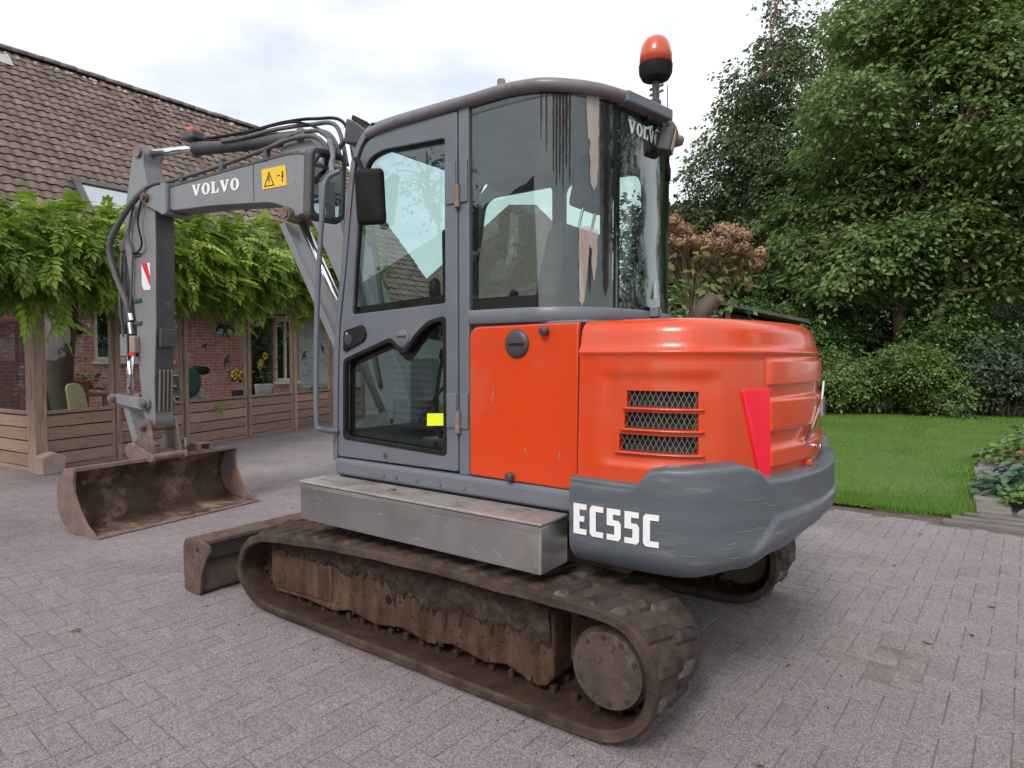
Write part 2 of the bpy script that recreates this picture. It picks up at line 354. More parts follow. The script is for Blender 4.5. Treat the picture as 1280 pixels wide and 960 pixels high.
# guide teeth inside the belt
for tr in (track, track2):
    b = B()
    for k in range(54):
        p, d = tk(k * tl[-1] / 54); n = Vector((d.z, 0, -d.x)); M = Matrix(((d.x, 0, n.x, p.x), (0, 1, 0, 0), (d.z, 0, n.z, p.z), (0, 0, 0, 1)))
        b.box((-.014, .745, -.075), (.014, .775, -.036), M); b.box((-.014, .845, -.075), (.014, .875, -.036), M)
    b.obj('guide_teeth', TRKI, tr, bevel=.005)['kind'] = 'stuff'
# track frames, wheels, drive
def frame_side(sy):
    f = (lambda y: y) if sy > 0 else (lambda y: y - 1.62)
    top = [(1.12, .37), (1.0, .405), (.6, .43), (.1, .44), (-.4, .43), (-.7, .41), (-.735, .39)]
    bot = [(-.735, .13), (-.70, .085), (-.66, .07), (-.6, .085), (-.5, .115), (-.38, .09), (-.2, .12), (-.05, .085), (.12, .115), (.3, .085), (.5, .11), (.62, .08), (.85, .09), (1.12, .08), (1.17, .12), (1.17, .3)]
    b = B(); poly = top + bot
    b.prism(poly, lambda x, z: (x, f(.66), z), lambda x, z: (x, f(.895), z))
    o = b.obj('track_frame', MUDF, ex, bevel=.012)
    if sy > 0:
        # cover plate, hole rim, seam
        b = B(); b.prism([(.62, .13), (1.1, .11), (1.1, .30), (.62, .32)], lambda x, z: (x, .893, z), lambda x, z: (x, .905, z)); b.obj('cover_plate', MUDF, o, bevel=.006)
        b = B(); b.cyl((.205, .88, .235), (.205, .8975, .235), .022); b.obj('drain_hole', BLACK, o)
        for x, z in ((-.62, .105), (-.1, .12), (.05, .3)):
            b = B(); b.cyl((x, .893, z), (x, .906, z), .016, n=8); b.obj('bolt', MUDF, o)
        # caked mud along the top with drips
        N_ = 230; vs = []; fs = []
        for i in range(N_ + 1):
            x = 1.15 - 1.88 * i / N_
            zt = .42 + .012 * nz3(x, 0, 0, 14)
            dp = .085 + .05 * max(0, nz3(x, 3, 1, 5) + .3) + .03 * nz3(x, 11, 3, 60) + .15 * max(0, nz3(x, 7, 2, 34)) ** 1.1 * (1.2 if x < .3 else .5) + (.05 if x < .2 else 0)
            for j in range(9):
                t = j / 8; z = zt - dp * t
                bul = .030 * (1 - t) ** .6 + .010 * nz3(x, z, 0, 45) + .008 * nz3(x, z, 4, 110)
                vs.append((x, .897 + max(bul, .001) if j < 8 else .894, z))
            vs.append((x, .78, zt + .045 + .01 * nz3(x, 9, 0, 20)))
        for i in range(N_):
            for j in range(8): fs.append((i * 10 + j, i * 10 + j + 1, i * 10 + 11 + j, i * 10 + 10 + j))
            fs.append((i * 10, i * 10 + 10, i * 10 + 19, i * 10 + 9))
        B().add(vs, fs).obj('mud_crust', MUD, o, smooth=True)
        b = B()
        for i in range(380):
            x = random.uniform(-.72, 1.15); z = random.uniform(.1, .40) if random.random() < .55 else random.uniform(.3, .43); s_ = random.uniform(.003, .009)
            b.lathe((x, .893, z), (0, 1, 0), [(0, s_), (s_ * .7, s_ * .7), (s_, .0005)], 5)
        b.obj('mud_clods', MUD, o, smooth=True)['kind'] = 'stuff'
    # final drive
    b = B(); c0 = Vector((-1.0, f(0), .262))
    b.lathe(c0 + Vector((0, .70, 0)), (0, 1, 0), [(0, .15), (.1, .185), (.12, .155), (.225, .155), (.24, .144), (.255, .141), (.2551, .01)], 36)
    o2 = b.obj('final_drive', mat('drive_hub', (.034, .024, .020), (.078, .054, .044), 7, rough=.65, c3=(.15, .12, .10), c3scale=9, c3lo=.55, c3hi=.75, bump=.4), ex, auto=35)
    if sy > 0:
        for k in range(10):
            a = k * math.tau / 10 + .2; q = c0 + Vector((math.cos(a) * .122, .955, math.sin(a) * .122)); b = B(); b.cyl(q, q + Vector((0, .006, 0)), .009, n=8); b.obj('bolt', MUDF, o2)
        for dx, dz in ((.035, .035), (-.02, .09)):
            q = c0 + Vector((dx, .955, dz)); b = B(); b.cyl(q, q + Vector((0, .007, 0)), .012, n=8); b.obj('plug', MUDF, o2)
    b = B(); sp = []
    for k in range(60):
        a = k * math.tau / 60; r = .225 if k % 4 < 2 else .192; sp.append((c0.x + math.cos(a) * r, c0.z + math.sin(a) * r))
    b.prism(sp, lambda x, z: (x, f(.79), z), lambda x, z: (x, f(.83), z)); b.obj('sprocket', TRKI, ex, bevel=.004)
    b = B(); b.prism([(-.7, .15), (-.7, .42), (-.84, .46), (-.98, .44), (-1.06, .3), (-.98, .15), (-.84, .12)], lambda x, z: (x, f(.66), z), lambda x, z: (x, f(.76), z)); b.obj('drive_bracket', MUDF, ex, bevel=.015)
    b = B(); b.lathe((1.09, f(.735), .225), (0, 1, 0), [(0, .17), (.03, .175), (.035, .15), (.09, .15), (.095, .175), (.13, .17), (.1301, .02)], 32); b.obj('idler_wheel', TRKI, ex, auto=35)
    for x in (-.52, -.2, .12, .44):
        b = B(); b.lathe((x, f(.69), .105), (0, 1, 0), [(0, .04), (.03, .04), (.035, .052), (.06, .052), (.065, .036), (.10, .036), (.105, .052), (.13, .052), (.135, .04), (.16, .035)], 20); b.obj('track_roller', TRKI, ex, auto=35)
    b = B(); b.lathe((-.12, f(.74), .435), (0, 1, 0), [(0, .03), (.02, .03), (.03, .045), (.1, .045), (.11, .03), (.17, .03), (.1701, .005)], 20); b.obj('carrier_roller', MUDF, ex, auto=35)
frame_side(1); frame_side(-1)
b = B(); b.prism([(-.62, .26), (.62, .26), (.5, .52), (-.5, .52)], lambda x, z: (x, -.7, z), lambda x, z: (x, .68, z)); b.obj('undercarriage_body', MUDF, ex, bevel=.03)
b = B(); b.lathe((0, 0, .5), (0, 0, 1), [(0, .46), (.08, .46), (.085, .52), (.17, .52), (.175, .45), (.2, .45)], 40); b.obj('slew_ring', mat('slew_dark', (.05, .045, .042), (.09, .075, .066), 8, rough=.8), ex, auto=35)
b = B(); b.box((-.95, -.78, .68), (.72, .77, .775)); b.obj('deck_plate', DARKP, ex, bevel=.01)

b = B()
for i in range(90):
    e = random.random(); x, y = (random.uniform(-1.5, 1.5), 1.02 + abs(random.gauss(0, .10))) if e < .55 else (-1.2 - abs(random.gauss(0, .18)), random.uniform(-1.0, 1.1)) if e < .8 else (random.uniform(-1.2, 1.4), random.uniform(.45, .6)); s_ = random.choice((.002, .003, .004, .005)) * random.uniform(.7, 1.2)
    b.lathe((x, y, .0005), (random.uniform(-.4, .4), random.uniform(-.4, .4), 1), [(0, s_), (s_ * .5, s_ * .8), (s_ * .9, s_ * .1)], 5)
tag(b.obj('dirt_crumbs', MUD), 'crumbs of dry earth scattered beside the tracks', 'dirt', kind='stuff')
# ---------------------------------------------------------------- dozer blade
bl = B().obj('dozer_blade', STEEL, ex) if False else None
DB = mat('blade_paint_worn', (.07, .09, .115), (.11, .125, .145), 5, rough=.55, c3=(.17, .10, .075), c3scale=6, c3lo=.48, c3hi=.62, bump=.2)
BMUD = mat('blade_mud', (.065, .044, .036), (.145, .10, .084), 8, rough=.85, bump=.7, bscale=50, spec=.18)
b = B(); prof = [(1.70, .31), (1.735, .31), (1.75, .22), (1.75, .12), (1.72, .012), (1.685, .012), (1.71, .12), (1.71, .22)]
b.prism(prof, lambda x, z: (x, -1.05, z), lambda x, z: (x, 1.07, z)); blade = b.obj('dozer_blade', DB, ex, bevel=.004)
b = B(); b.prism([(1.615, .288), (1.62, .312), (1.745, .325), (1.745, .30), (1.65, .285)], lambda x, z: (x, -1.05, z), lambda x, z: (x, 1.07, z)); b.obj('top_flange', BMUD, blade, bevel=.005)
b = B(); b.grid(lambda u, v: (1.62 + .085 * v ** 2 + .006 * nz3(u * 20, v * 3, 0, 3), 1.068 - 2.1 * u, .015 + .15 * v + .006 * nz3(u * 30, v * 4, 2, 3)), 120, 8); b.obj('lower_rib', BMUD, blade, smooth=True, solid=.02)
ep = rnd_poly([(1.775, .005), (1.785, .26), (1.76, .325), (1.60, .335), (1.50, .31), (1.49, .275), (1.545, .20), (1.585, .12), (1.60, .005)], .025, 4)
for y in (1.075, -1.055):
    plate('end_plate', ep, [ell(1.62, .265, .014, .018, 16)], side_m(y), .022, BMUD, blade, bevel=.004)
b = B()
for y in (.36, -.36): b.prism([(.5, .28), (1.7, .14), (1.7, .24), (.5, .42)], lambda x, z, y=y: (x, y - .06, z), lambda x, z, y=y: (x, y + .06, z))
b.obj('blade_arms', MUDF, ex, bevel=.012)

# ---------------------------------------------------------------- tool box and deck rail
b = B(); b.box((-.742, .80, .572), (.745, 1.0, .758)); tb = b.obj('toolbox', ALU, ex, bevel=.006); tb['label'] = 'scratched aluminium toolbox under the cab door'
b = B(); b.box((-.746, .803, .7605), (.749, 1.004, .773)); b.obj('lid', ALUT, tb, bevel=.004)
b = B(); b.box((-.744, 1.0005, .738), (.747, 1.0035, .7575)); b.obj('lid_lip', ALU, tb, bevel=.001)
for x in (.34, -.32):
    b = B(); b.box((x - .02, 1.0, .655), (x + .02, 1.004, .67)); 
b = B(); b.lathe((.17, .9, .773), (0, 0, 1), [(0, .022), (.004, .02), (.006, .0)], 14); b.obj('lid_catch', STEEL, tb, smooth=True)
b = B()
for k in range(14):
    x = random.uniform(-.7, .72); z = random.uniform(.585, .73); l_ = random.uniform(.02, .12); a = random.uniform(-.9, .9); w_ = random.uniform(.0004, .0010); b.add([(x, 1.0006, z - w_), (x + l_ * math.cos(a), 1.0006, min(max(z + l_ * math.sin(a), .578), .735)), (x, 1.0006, z + w_)], [(0, 1, 2)])
b.obj('scratches', mat('bright_scratch', (.5, .5, .51), rough=.4, flat=True), tb)['kind'] = 'stuff'
b = B(); b.cyl((-.715, 1.0, .592), (-.715, 1.003, .592), .009, n=10); b.obj('rivet', STEEL, tb)
b = B(); b.box((-.795, .70, .776), (.715, .806, .868)); rail = b.obj('deck_rail', GREY, ex, bevel=.022, seg=3)
for x in (.24, .1, -.05, -.2, .33):
    b = B(); b.cyl((x, .80, .812), (x, .812, .812), .008, n=8); b.obj('bolt', STEEL, rail)

# ---------------------------------------------------------------- counterweight
CP = Path2([(-.79, .87), (-1.0, .875), (-1.18, .865), (-1.325, .80), (-1.44, .65), (-1.515, .42), (-1.555, .15), (-1.56, 0), (-1.555, -.15), (-1.515, -.42), (-1.44, -.65), (-1.325, -.8), (-1.18, -.86), (-.79, -.87)])
CL = CP.len
def sym(s): return min(s, CL - s)
ZT = [(0, .942), (.272, .942), (.335, 1.003), (.40, 1.014), (.68, 1.028), (.74, 1.012), (.82, .962), (1.0, .957), (1.5, .955)]
ZB = [(0, .60), (.45, .602), (.7, .625), (.9, .66), (1.25, .69), (1.5, .70)]
def cwf(u, v):
    s = u * CL; q = sym(s); zt = lerp_tab(ZT, q); zb = lerp_tab(ZB, q)
    # section: bottom lip, round, face, top round, top lip
    if v < .12: t = v / .12; return tuple(CP.at(s, -.16 + .10 * t)[:2]) + (zb + .012 - .012 * t,)
    if v > .9:
        t = (v - .9) / .1; off = -.085 * sst(.0, 1, t) ** .8 - .0; p = CP.at(s, off); return (p.x, p.y, zt - .014 * (1 - t) ** 2 + .0)
    t = (v - .12) / .78; z = zb + (zt - .014 - zb) * t; h = z - zb
    off = -.06 * (1 - min(h / .10, 1)) ** 2.2
    # pressed crease running up from the low corner
    zc = .70 + .115 * sst(.70, .88, q) + .0 * q
    if q > .66: off += .012 * sst(zc + .012, zc - .012, z) * sst(.66, .75, q)
    if q < .34: off -= .012 * sst(.905, .93, z) * sst(.30, .24, q)
    p = CP.at(s, off + .0015 * nz3(s, z, 0, 9)); return (p.x, p.y, z)
b = B(); b.grid(cwf, 240, 44); cw = b.obj('counterweight', CWG, ex, smooth=True); cw['label'] = 'scuffed grey curved counterweight'
b = B(); b.box((-1.3, -.75, .66), (-.78, .76, .95)); b.obj('engine_bay', BLACK, ex)
def on_cw(s0, z0, shear=0): return lambda a, b_, c: Vector((*CP.at(s0 + a + shear * b_, .0035 + c)[:2], z0 + b_))
lettering('model_letter', 'EC55C', .118, .82, .013, lambda a, b_, c: Vector((*CP.at(.022 + a, .0035 + c)[:2], .722 + b_ + .0 * a)), WHITE, cw)
# scrapes in the paint
SCR = mat('bare_scratch', (.26, .245, .235), (.14, .135, .13), 30, rough=.6)
b = B()
for k in range(34):
    s_ = random.choice((random.uniform(.3, .75), random.uniform(.62, 1.25))); z_ = random.uniform(.66, .80) if s_ < .62 else random.uniform(.75, .92); ln = random.uniform(.03, .16) * (1.6 if k % 7 == 0 else .8); wd = random.uniform(.0004, .0014); sl_ = random.uniform(-.05, .12)
    pts = [(s_ + ln * i / 6, z_ + sl_ * ln * i / 6 + random.uniform(-.001, .001)) for i in range(7)]
    vs = [Vector((*CP.at(a, .0022 + .012 * (1 if a > .7 else 0) * sst(zc_ := .70 + .115 * sst(.70, .88, a) + .012, zc_ - .024, c_))[:2], c_ + e * wd * math.sin(math.pi * (i + .3) / 6.6))) for i, (a, c_) in enumerate(pts) for e in (1, -1)]
    b.add(vs, [(2 * i, 2 * i + 1, 2 * i + 3, 2 * i + 2) for i in range(6)])
b.obj('scrape_marks', SCR, cw)['kind'] = 'stuff'

# ---------------------------------------------------------------- engine hood
HP = Path2([(-.803, .815), (-1.0, .815), (-1.15, .80), (-1.275, .74), (-1.37, .6), (-1.435, .4), (-1.475, .15), (-1.482, 0), (-1.475, -.15), (-1.435, -.4), (-1.37, -.6), (-1.275, -.74), (-1.1, -.8), (-.8, -.8)])
HL = HP.len
VENT = [(.200, .470, 1.217, 1.280), (.192, .470, 1.137, 1.200), (.172, .470, 1.050, 1.116)]
RS = .80
RIBS = [(1.298, 1.388), (1.122, 1.238), (.985, 1.052)]
def hoff(s, z):
    q = min(s, HL - s); o = 0
    if z > 1.42: t = (z - 1.42) / .105; o -= .022 * t + .0
    o += .010 * math.exp(-((z - 1.425) / .012) ** 2)          # ledge line
    if z < 1.41: o += .012 * (1.41 - z) / .4
    if q < .6 and z < 1.42:                                   # dished field round the vents
        d = sst(.07, .15, q) * sst(.56, .50, q) * sst(.99, 1.02, z) * sst(1.355, 1.32, z); o -= .010 * d
    if q > RS - .004:
        e = sst(RS - .004, RS + .004, q)
        for a, b_ in RIBS:
            o += e * .016 * sst(a - .003, a + .003, z) * sst(b_ + .012, b_ - .002, z)
    return o
us = sorted(set([round(HL * i / 200, 5) for i in range(201)] + [round(x, 5) for v in VENT for x in v[:2]] + [RS - .004, RS, RS + .004, HL - RS + .004, HL - RS, HL - RS - .004, .07, .1, .13]))
zs = sorted(set([round(.86 + i * .012, 4) for i in range(56) if .86 + i * .012 < 1.52] + [round(x, 4) for v in VENT for x in v[2:]] + [x for a, b_ in RIBS for x in (a - .003, a + .003, b_ - .002, b_ + .012)] + [1.413, 1.42, 1.427, 1.435]))
vs = []; fs = []; nu_ = len(us)
for z in zs:
    for s in us: p = HP.at(s, hoff(s, z)); vs.append((p.x, p.y, z))
top = [(1.528, -.032), (1.54, -.045), (1.5485, -.065), (1.552, -.10), (1.555, -.3), (1.556, -.6)]
for z, o in top:
    for s in us:
        p = HP.at(s, 0); n = (HP.at(s, 1) - p); 
        if o <= -.3: c = Vector((-.95, 0, 0)); p2 = p.lerp(c, -o * .9)
        else: p2 = p + n * o
        vs.append((p2.x, p2.y, z))
nz_ = len(zs) + len(top)
for j in range(nz_ - 1):
    for i in range(nu_ - 1):
        if j < len(zs) - 1:
            a, c_ = (us[i] + us[i + 1]) / 2, (zs[j] + zs[j + 1]) / 2
            if any(v[0] < a < v[1] and v[2] < c_ < v[3] for v in VENT): continue
        fs.append((j * nu_ + i, j * nu_ + i + 1, (j + 1) * nu_ + i + 1, (j + 1) * nu_ + i))
b = B(); b.add(vs, fs); hood = b.obj('engine_hood', ORANGE, ex, smooth=True); hood['label'] = 'glossy orange engine hood with three mesh vents'
def hp(s, z, o=0): p = HP.at(s, hoff(s, z) + o); return Vector((p.x, p.y, z))
GRL = mat('vent_mesh', (.30, .29, .28), (.2, .19, .18), 30, rough=.5, metal=.6)
VENTSH = mat('vent_shade_back', (.012, .012, .012), (.05, .045, .04), 9, rough=.9)  # near-black backing: the shade behind the mesh is put into its colour
for (a, b_, z0, z1) in VENT:
    v = B(); v.grid(lambda u, w_: hp(a + (b_ - a) * u, z0 + (z1 - z0) * w_, -.05), 16, 2); vo = v.obj('vent', VENTSH, hood, smooth=True)
    v = B(); dx = .021
    for sg in (1, -1):
        k = -8
        while k < 24:
            s0 = a + k * dx; h = z1 - z0; run = h * .52
            pts = [(s0 + (run * t if sg > 0 else run * (1 - t)), z0 + h * t) for t in (0, .25, .5, .75, 1)]
            pts = [p for p in pts if a - .002 <= p[0] <= b_ + .002]
            if len(pts) > 1:
                P = [hp(s_, z_, -.012 + .002 * sg) for s_, z_ in pts]; Q = [p + Vector((0, 0, .0036)) for p in P]
                v.add([x for pq in zip(P, Q) for x in pq], [(2 * i, 2 * i + 2, 2 * i + 3, 2 * i + 1) for i in range(len(P) - 1)])
            k += 1
    v.obj('vent_grille', GRL, hood, solid=.002)
    # lips: lower lip turns out, upper edge turns in
    v = B(); v.grid(lambda u, w_: hp(a - .012 + (b_ - a + .03) * u, z0 - .004 * (1 - w_), [.013, -.028][int(w_ > .5)] if True else 0), 16, 1); v.obj('vent_lip', ORANGE, hood, smooth=True, solid=.006)
    v = B(); v.grid(lambda u, w_: hp(a + (b_ - a) * u, z1 + .001, [.0, -.03][int(w_ > .5)]), 16, 1)
    for e_ in (a, b_): v.grid(lambda u, w_, e_=e_: hp(e_, z0 + (z1 - z0) * u, -.03 * w_), 3, 1)
    v.obj('vent_jamb', ORANGE, hood, solid=.002)
# tail light, emblem, catch
plate('tail_light', rnd_poly([(.640, 1.283), (.806, 1.287), (.806, .93), (.742, .93)], [.012, .004, .004, .01], 4), [], None, .012, TAIL, hood, bevel=.003, fn=lambda c: hp(c.x, c.y, .004 + c.z))
emb = plate('emblem_bar', [(1.085, 1.055), (1.10, 1.047), (1.66, 1.305), (1.645, 1.313)], [], None, .006, CHROME, hood, fn=lambda c: Vector((*HP.at(c.x, .024 + c.z)[:2], c.y)))
# subdivide the bar along the curve: rebuilt as short chrome pieces following the hood
bpy.data.objects.remove(emb)
v = B(); v.grid(lambda u, w_: Vector((*HP.at(1.09 + .44 * u, .030)[:2], 1.05 + .235 * u + .022 * (w_ - .5))), 24, 1); emb = v.obj('emblem', CHROME, hood, solid=.008)
v = B(); v.grid(lambda u, w_: Vector((*HP.at(1.335 + .095 * u, .036)[:2], 1.145 + .082 * w_)), 6, 2); v.obj('badge', mat('badge_silver', (.5, .5, .52), (.3, .3, .33), 20, rough=.3, metal=.8), emb, solid=.012, bevel=.003)
v = B(); v.grid(lambda u, w_: Vector((*HP.at(1.358 + .05 * u, .0435)[:2], 1.163 + .046 * w_)), 4, 2); v.obj('badge_field', DARKP, emb, solid=.003)
v = B(); v.box((-.02, -.012, -.012), (.02, .012, .012), Matrix.Translation(HP.at(1.15, .02) + Vector((0, 0, .965)))); v.obj('hood_catch', ORANGE, hood, bevel=.004)
v = B(); v.cyl(HP.at(1.27, .03) + Vector((0, 0, 1.02)), HP.at(1.27, .05) + Vector((0, 0, 1.02)), .012, n=12); v.obj('key_lock', CHROME, hood)
b = B(); b.grid(lambda u, w_: Vector((*CP.at(.64 + (CL - 1.28) * u, -.075 - .02 * w_)[:2], .93 + .03 * w_)), 60, 1); b.obj('hood_seal', BLACK, ex, smooth=True, solid=.01)

# ---------------------------------------------------------------- orange side door under the rear cab window
b = B(); b.box((-.803, .3, .868), (-.16, .762, 1.556)); b.obj('cab_bulkhead', GREY, ex, bevel=.006)
b = B(); b.box((-.802, .765, .872), (-.772, .7745, 1.545)); b.obj('panel_gap_shade', BLACK, ex)  # black strip stands in for the shade inside the gap
sp_ = plate('side_panel', rnd_poly([(-.222, .874), (-.222, 1.540), (-.786, 1.545), (-.780, .868)], [.01, .06, .012, .012], 5), [], side_m(.778), .036, ORANGE, ex, bevel=.008); sp_['label'] = 'plain orange access panel with round lock cap'
b = B(); b.lathe((-.486, .795, 1.462), (0, 1, 0), [(0, .062), (.004, .062), (.012, .056), (.016, .04), (.018, .0)], 32); cap = b.obj('fuel_cap', DARKP, sp_, auto=40)
b = B(); b.box((-.53, .811, 1.456), (-.455, .8165, 1.464)); b.obj('slot', BLACK, cap)
for x, z in ((-.632, 1.512), (-.458, .893)):
    b = B(); b.lathe((x, .794, z), (0, 1, 0), [(0, .014), (.012, .014), (.013, .019), (.03, .019), (.033, .015), (.0331, 0)], 16); b.obj('rubber_knob', DARKP, sp_, auto=40)
b = B()
for x, z, l_ in ((-.36, 1.23, .05), (-.352, 1.205, .03), (-.53, 1.0, .02), (-.29, 1.35, .015), (-.70, .99, .03)): b.box((x, .7962, z), (x + .004, .797, z + l_))
b.obj('paint_chips', SCR, sp_)['kind'] = 'stuff'
# ---------------------------------------------------------------- cab
YC = .79
cab = B()
b = B(); b.box((-.155, .755, .868), (-.215, YC, 2.535)); cabf = b.obj('cab_frame', GREY, ex, bevel=.006); cabf['label'] = 'grey cab pillar frame'
def off_poly(P, d):
    n = len(P); A = sum(P[i][0] * P[(i + 1) % n][1] - P[(i + 1) % n][0] * P[i][1] for i in range(n)); sg = 1 if A > 0 else -1; out_ = []
    for i in range(n):
        a, b_, c = Vector(P[i - 1]), Vector(P[i]), Vector(P[(i + 1) % n]); t = ((b_ - a).normalized() + (c - b_).normalized()).normalized() if (b_ - a).length > 1e-7 and (c - b_).length > 1e-7 else Vector((1, 0))
        out_.append((b_.x + t.y * d * sg, b_.y - t.x * d * sg))
    return out_
def inset(P, d):
    n = len(P); A = sum(P[i][0] * P[(i + 1) % n][1] - P[(i + 1) % n][0] * P[i][1] for i in range(n)); sg = 1 if A > 0 else -1; out_ = []
    for i in range(n):
        a, b_, c = Vector(P[i - 1]), Vector(P[i]), Vector(P[(i + 1) % n]); e0 = (b_ - a).normalized(); e1 = (c - b_).normalized(); n0 = Vector((-e0.y, e0.x)) * sg; n1 = Vector((-e1.y, e1.x)) * sg
        m = (n0 + n1); m = m / max(m.dot(n0), .3); q = b_ + m * d; out_.append((q.x, q.y))
    return out_
DOOR = rnd_poly([(-.150, .880), (.700, .876), (.676, 1.519), (.612, 1.893), (.545, 2.34), (.46, 2.49), (.34, 2.522), (-.150, 2.512)], [.012, .02, .1, .1, .08, .05, .05, .012], 5)
UPR = [(-.075, 1.655), (.575, 1.628), (.555, 1.85), (.518, 2.14), (.455, 2.40), (.34, 2.43), (-.075, 2.405)]; UPr = [.015, .015, .06, .06, .08, .05, .015]; UP = rnd_poly(UPR, UPr, 5)
LOWR = [(-.077, .950), (.648, .976), (.640, 1.392), (.285, 1.500), (.20, 1.428), (.115, 1.515), (.03, 1.575), (-.075, 1.592)]; LOWr = [.03, .03, .03, .03, .05, .04, .04, .03]; LOW = rnd_poly(LOWR, LOWr, 5)
door = plate('cab_door', DOOR, [UP, LOW], side_m(.776), .034, GREY, ex, bevel=.005); door['label'] = 'grey cab door with two glazed openings'
def poly_cut(P): return P
plate('upper_seal', rnd_poly(inset(UPR, -.002), UPr, 5), [rnd_poly(inset(UPR, .010), UPr, 5)], side_m(.7725), .014, BLACK, door)
plate('lower_seal', rnd_poly(inset(LOWR, -.006), LOWr, 5), [rnd_poly(inset(LOWR, .014), LOWr, 5)], side_m(.783), .026, BLACK, door, bevel=.003)
plate('lower_frit', rnd_poly(inset(LOWR, .002), LOWr, 5), [rnd_poly(inset(LOWR, .042), LOWr, 5)], side_m(.7535), .003, BLACK, door)
plate('door_glass', UP, [], side_m(.762), .004, GLASS, door)
plate('lower_door_glass', LOW, [], side_m(.758), .004, GLASS, door)
b = B(); b.prism([(-.075, 1.655), (.575, 1.628), (.57, 1.67), (-.03, 1.70), (-.025, 2.0), (-.075, 2.0)], lambda x, z: (x, .7545, z), lambda x, z: (x, .7575, z)); b.obj('glass_frit', BLACK, door)
# door handle, latch eye, hinges, sticker
hd = plate('door_handle', rnd_poly([(.635, 1.43), (.63, 1.545), (.48, 1.575), (.455, 1.52), (.475, 1.49)], .025, 4), [], side_m(.798), .016, BLACK, door, bevel=.005)
b = B(); b.lathe((.59, .806, 1.50), (0, 1, 0), [(0, .03), (.002, .03), (.003, .0)], 20); b.obj('handle_cup', DARKP, hd)
b = B(); b.lathe((.595, .806, 1.525), (0, 1, 0), [(0, .011), (.006, .010), (.008, 0)], 12); b.obj('key_barrel', CHROME, hd)
b = B(); b.lathe((.20, .794, 1.50), (0, 1, 0), [(0, .04), (.003, .04), (.006, .034), (.007, 0)], 24); lt = b.obj('window_latch', GREY, door, auto=40)
b = B(); b.box((.17, .80, 1.506), (.235, .81, 1.517)); b.obj('latch_bar', STEEL, lt, bevel=.003)
plate('warning_sticker', [(-.06, 1.085), (.072, 1.075), (.07, 1.135), (-.06, 1.142)], [], side_m(.762), .002, YELG, door)
RUST = mat('rusty_hinge', (.19, .17, .175), (.17, .12, .1), 30, rough=.6, c3=(.2, .08, .03), c3scale=20, c3lo=.5, c3hi=.62)
for z0, z1 in ((2.10, 2.29), (1.08, 1.24)):
    b = B(); b.box((-.145, .792, z0), (-.085, .800, z1)); b.box((-.213, .791, z0), (-.172, .799, z1)); hg = b.obj('hinge', GREY, door, bevel=.003)
    b = B(); b.cyl((-.158, .802, z0 - .02), (-.158, .802, z0 + .08), .014, n=14); b.obj('hinge_pin', RUST, hg, auto=40)
b = B(); b.cyl((.33, .79, .91), (.33, .797, .91), .012, n=12); b.obj('door_plug', DARKP, door)
# front pillar and roof bow as one bent tube profile
fr = [(.718, .85), (.695, 1.5), (.63, 1.9), (.565, 2.33), (.525, 2.45), (.455, 2.530), (.34, 2.552), (0, 2.550), (-.2, 2.545)]
b = B(); P = crom([(x, .772, z) for x, z in fr], 6); vs = []
for i, p in enumerate(P):
    d = (P[min(i + 1, len(P) - 1)] - P[max(i - 1, 0)]).normalized(); n = Vector((d.z, 0, -d.x))
    for a, c in ((-.018, .03), (.012, .034), (.026, .02), (.028, -.02), (.018, -.035), (-.016, -.035)): q = p + n * a; vs.append((q.x, p.y + c * .85, q.z))
m6 = 6; b.add(vs, [(i * 6 + k, i * 6 + (k + 1) % 6, (i + 1) * 6 + (k + 1) % 6, (i + 1) * 6 + k) for i in range(len(P) - 1) for k in range(6)]); b.obj('front_pillar', GREY, cabf, auto=50)
b = B()
P2 = [Vector((p.x, -.17, p.z)) for p in P]; b.tube(P2, .032, 8, 1); b.obj('right_front_pillar', GREY, cabf, smooth=True)
# windscreen between the two
b = B(); b.grid(lambda u, v: Vector(((P[min(int(v * 30), 30)] if False else crom_at(fr, v)).x, -.16 + .9 * u, crom_at(fr, v).z)), 4, 24) if False else None
WS = [(p.x, p.z) for p in P if p.x > .45]
b.add([(x, y, z) for x, z in WS for y in (.735, -.14)], [(2 * i, 2 * i + 1, 2 * i + 3, 2 * i + 2) for i in range(len(WS) - 1)]); b.add([(x + .004, y, z) for x, z in WS for y in (.735, -.14)], [(2 * i, 2 * i + 1, 2 * i + 3, 2 * i + 2) for i in range(len(WS) - 1)]); b.obj('windscreen', GLASS, cabf, smooth=True)
b = B(); b.box((.66, -.14, .86), (.70, .74, 1.02)); b.box((.655, -.14, 1.62), (.68, .74, 1.645)); b.obj('front_crossbar', GREY, cabf, bevel=.006)
# rear wall: glass bent round the corner
GP = Path2([(-.215, .785), (-.35, .785), (-.48, .782), (-.60, .765), (-.705, .70), (-.78, .60), (-.83, .46), (-.853, .30), (-.845, .08), (-.80, -.08), (-.70, -.17)])
S1 = .715; GE = GP.len - .10
def gp(s, z, o=0): p = GP.at(s, o); return Vector((p.x, p.y, z))
def ztop(s): return 2.535 - .03 * sst(.4, 1.0, s)
def curved(name, s0, s1, z0, z1, o, m, parent, nu=24, nv=2, solid=.005):
    b = B()
    for oo in (o, o - solid * .8): b.grid(lambda u, v: gp(s0 + (s1 - s0) * u, z0 + ((ztop(s0 + (s1 - s0) * u) + z1 if z1 <= 0 else z1) - z0) * v, oo), nu, nv)
    return b.obj(name, m, parent, smooth=True)
cg = curved('corner_glass', .012, S1 - .006, 1.612, -.004, -.006, GLASD, cabf); cg['label'] = 'tinted corner window with peeling foil'
rg = curved('rear_glass', S1 + .006, GE, 1.612, -.004, -.006, GLASD, cabf); rg['label'] = 'tinted rear window with maker lettering'
FR = BLACK
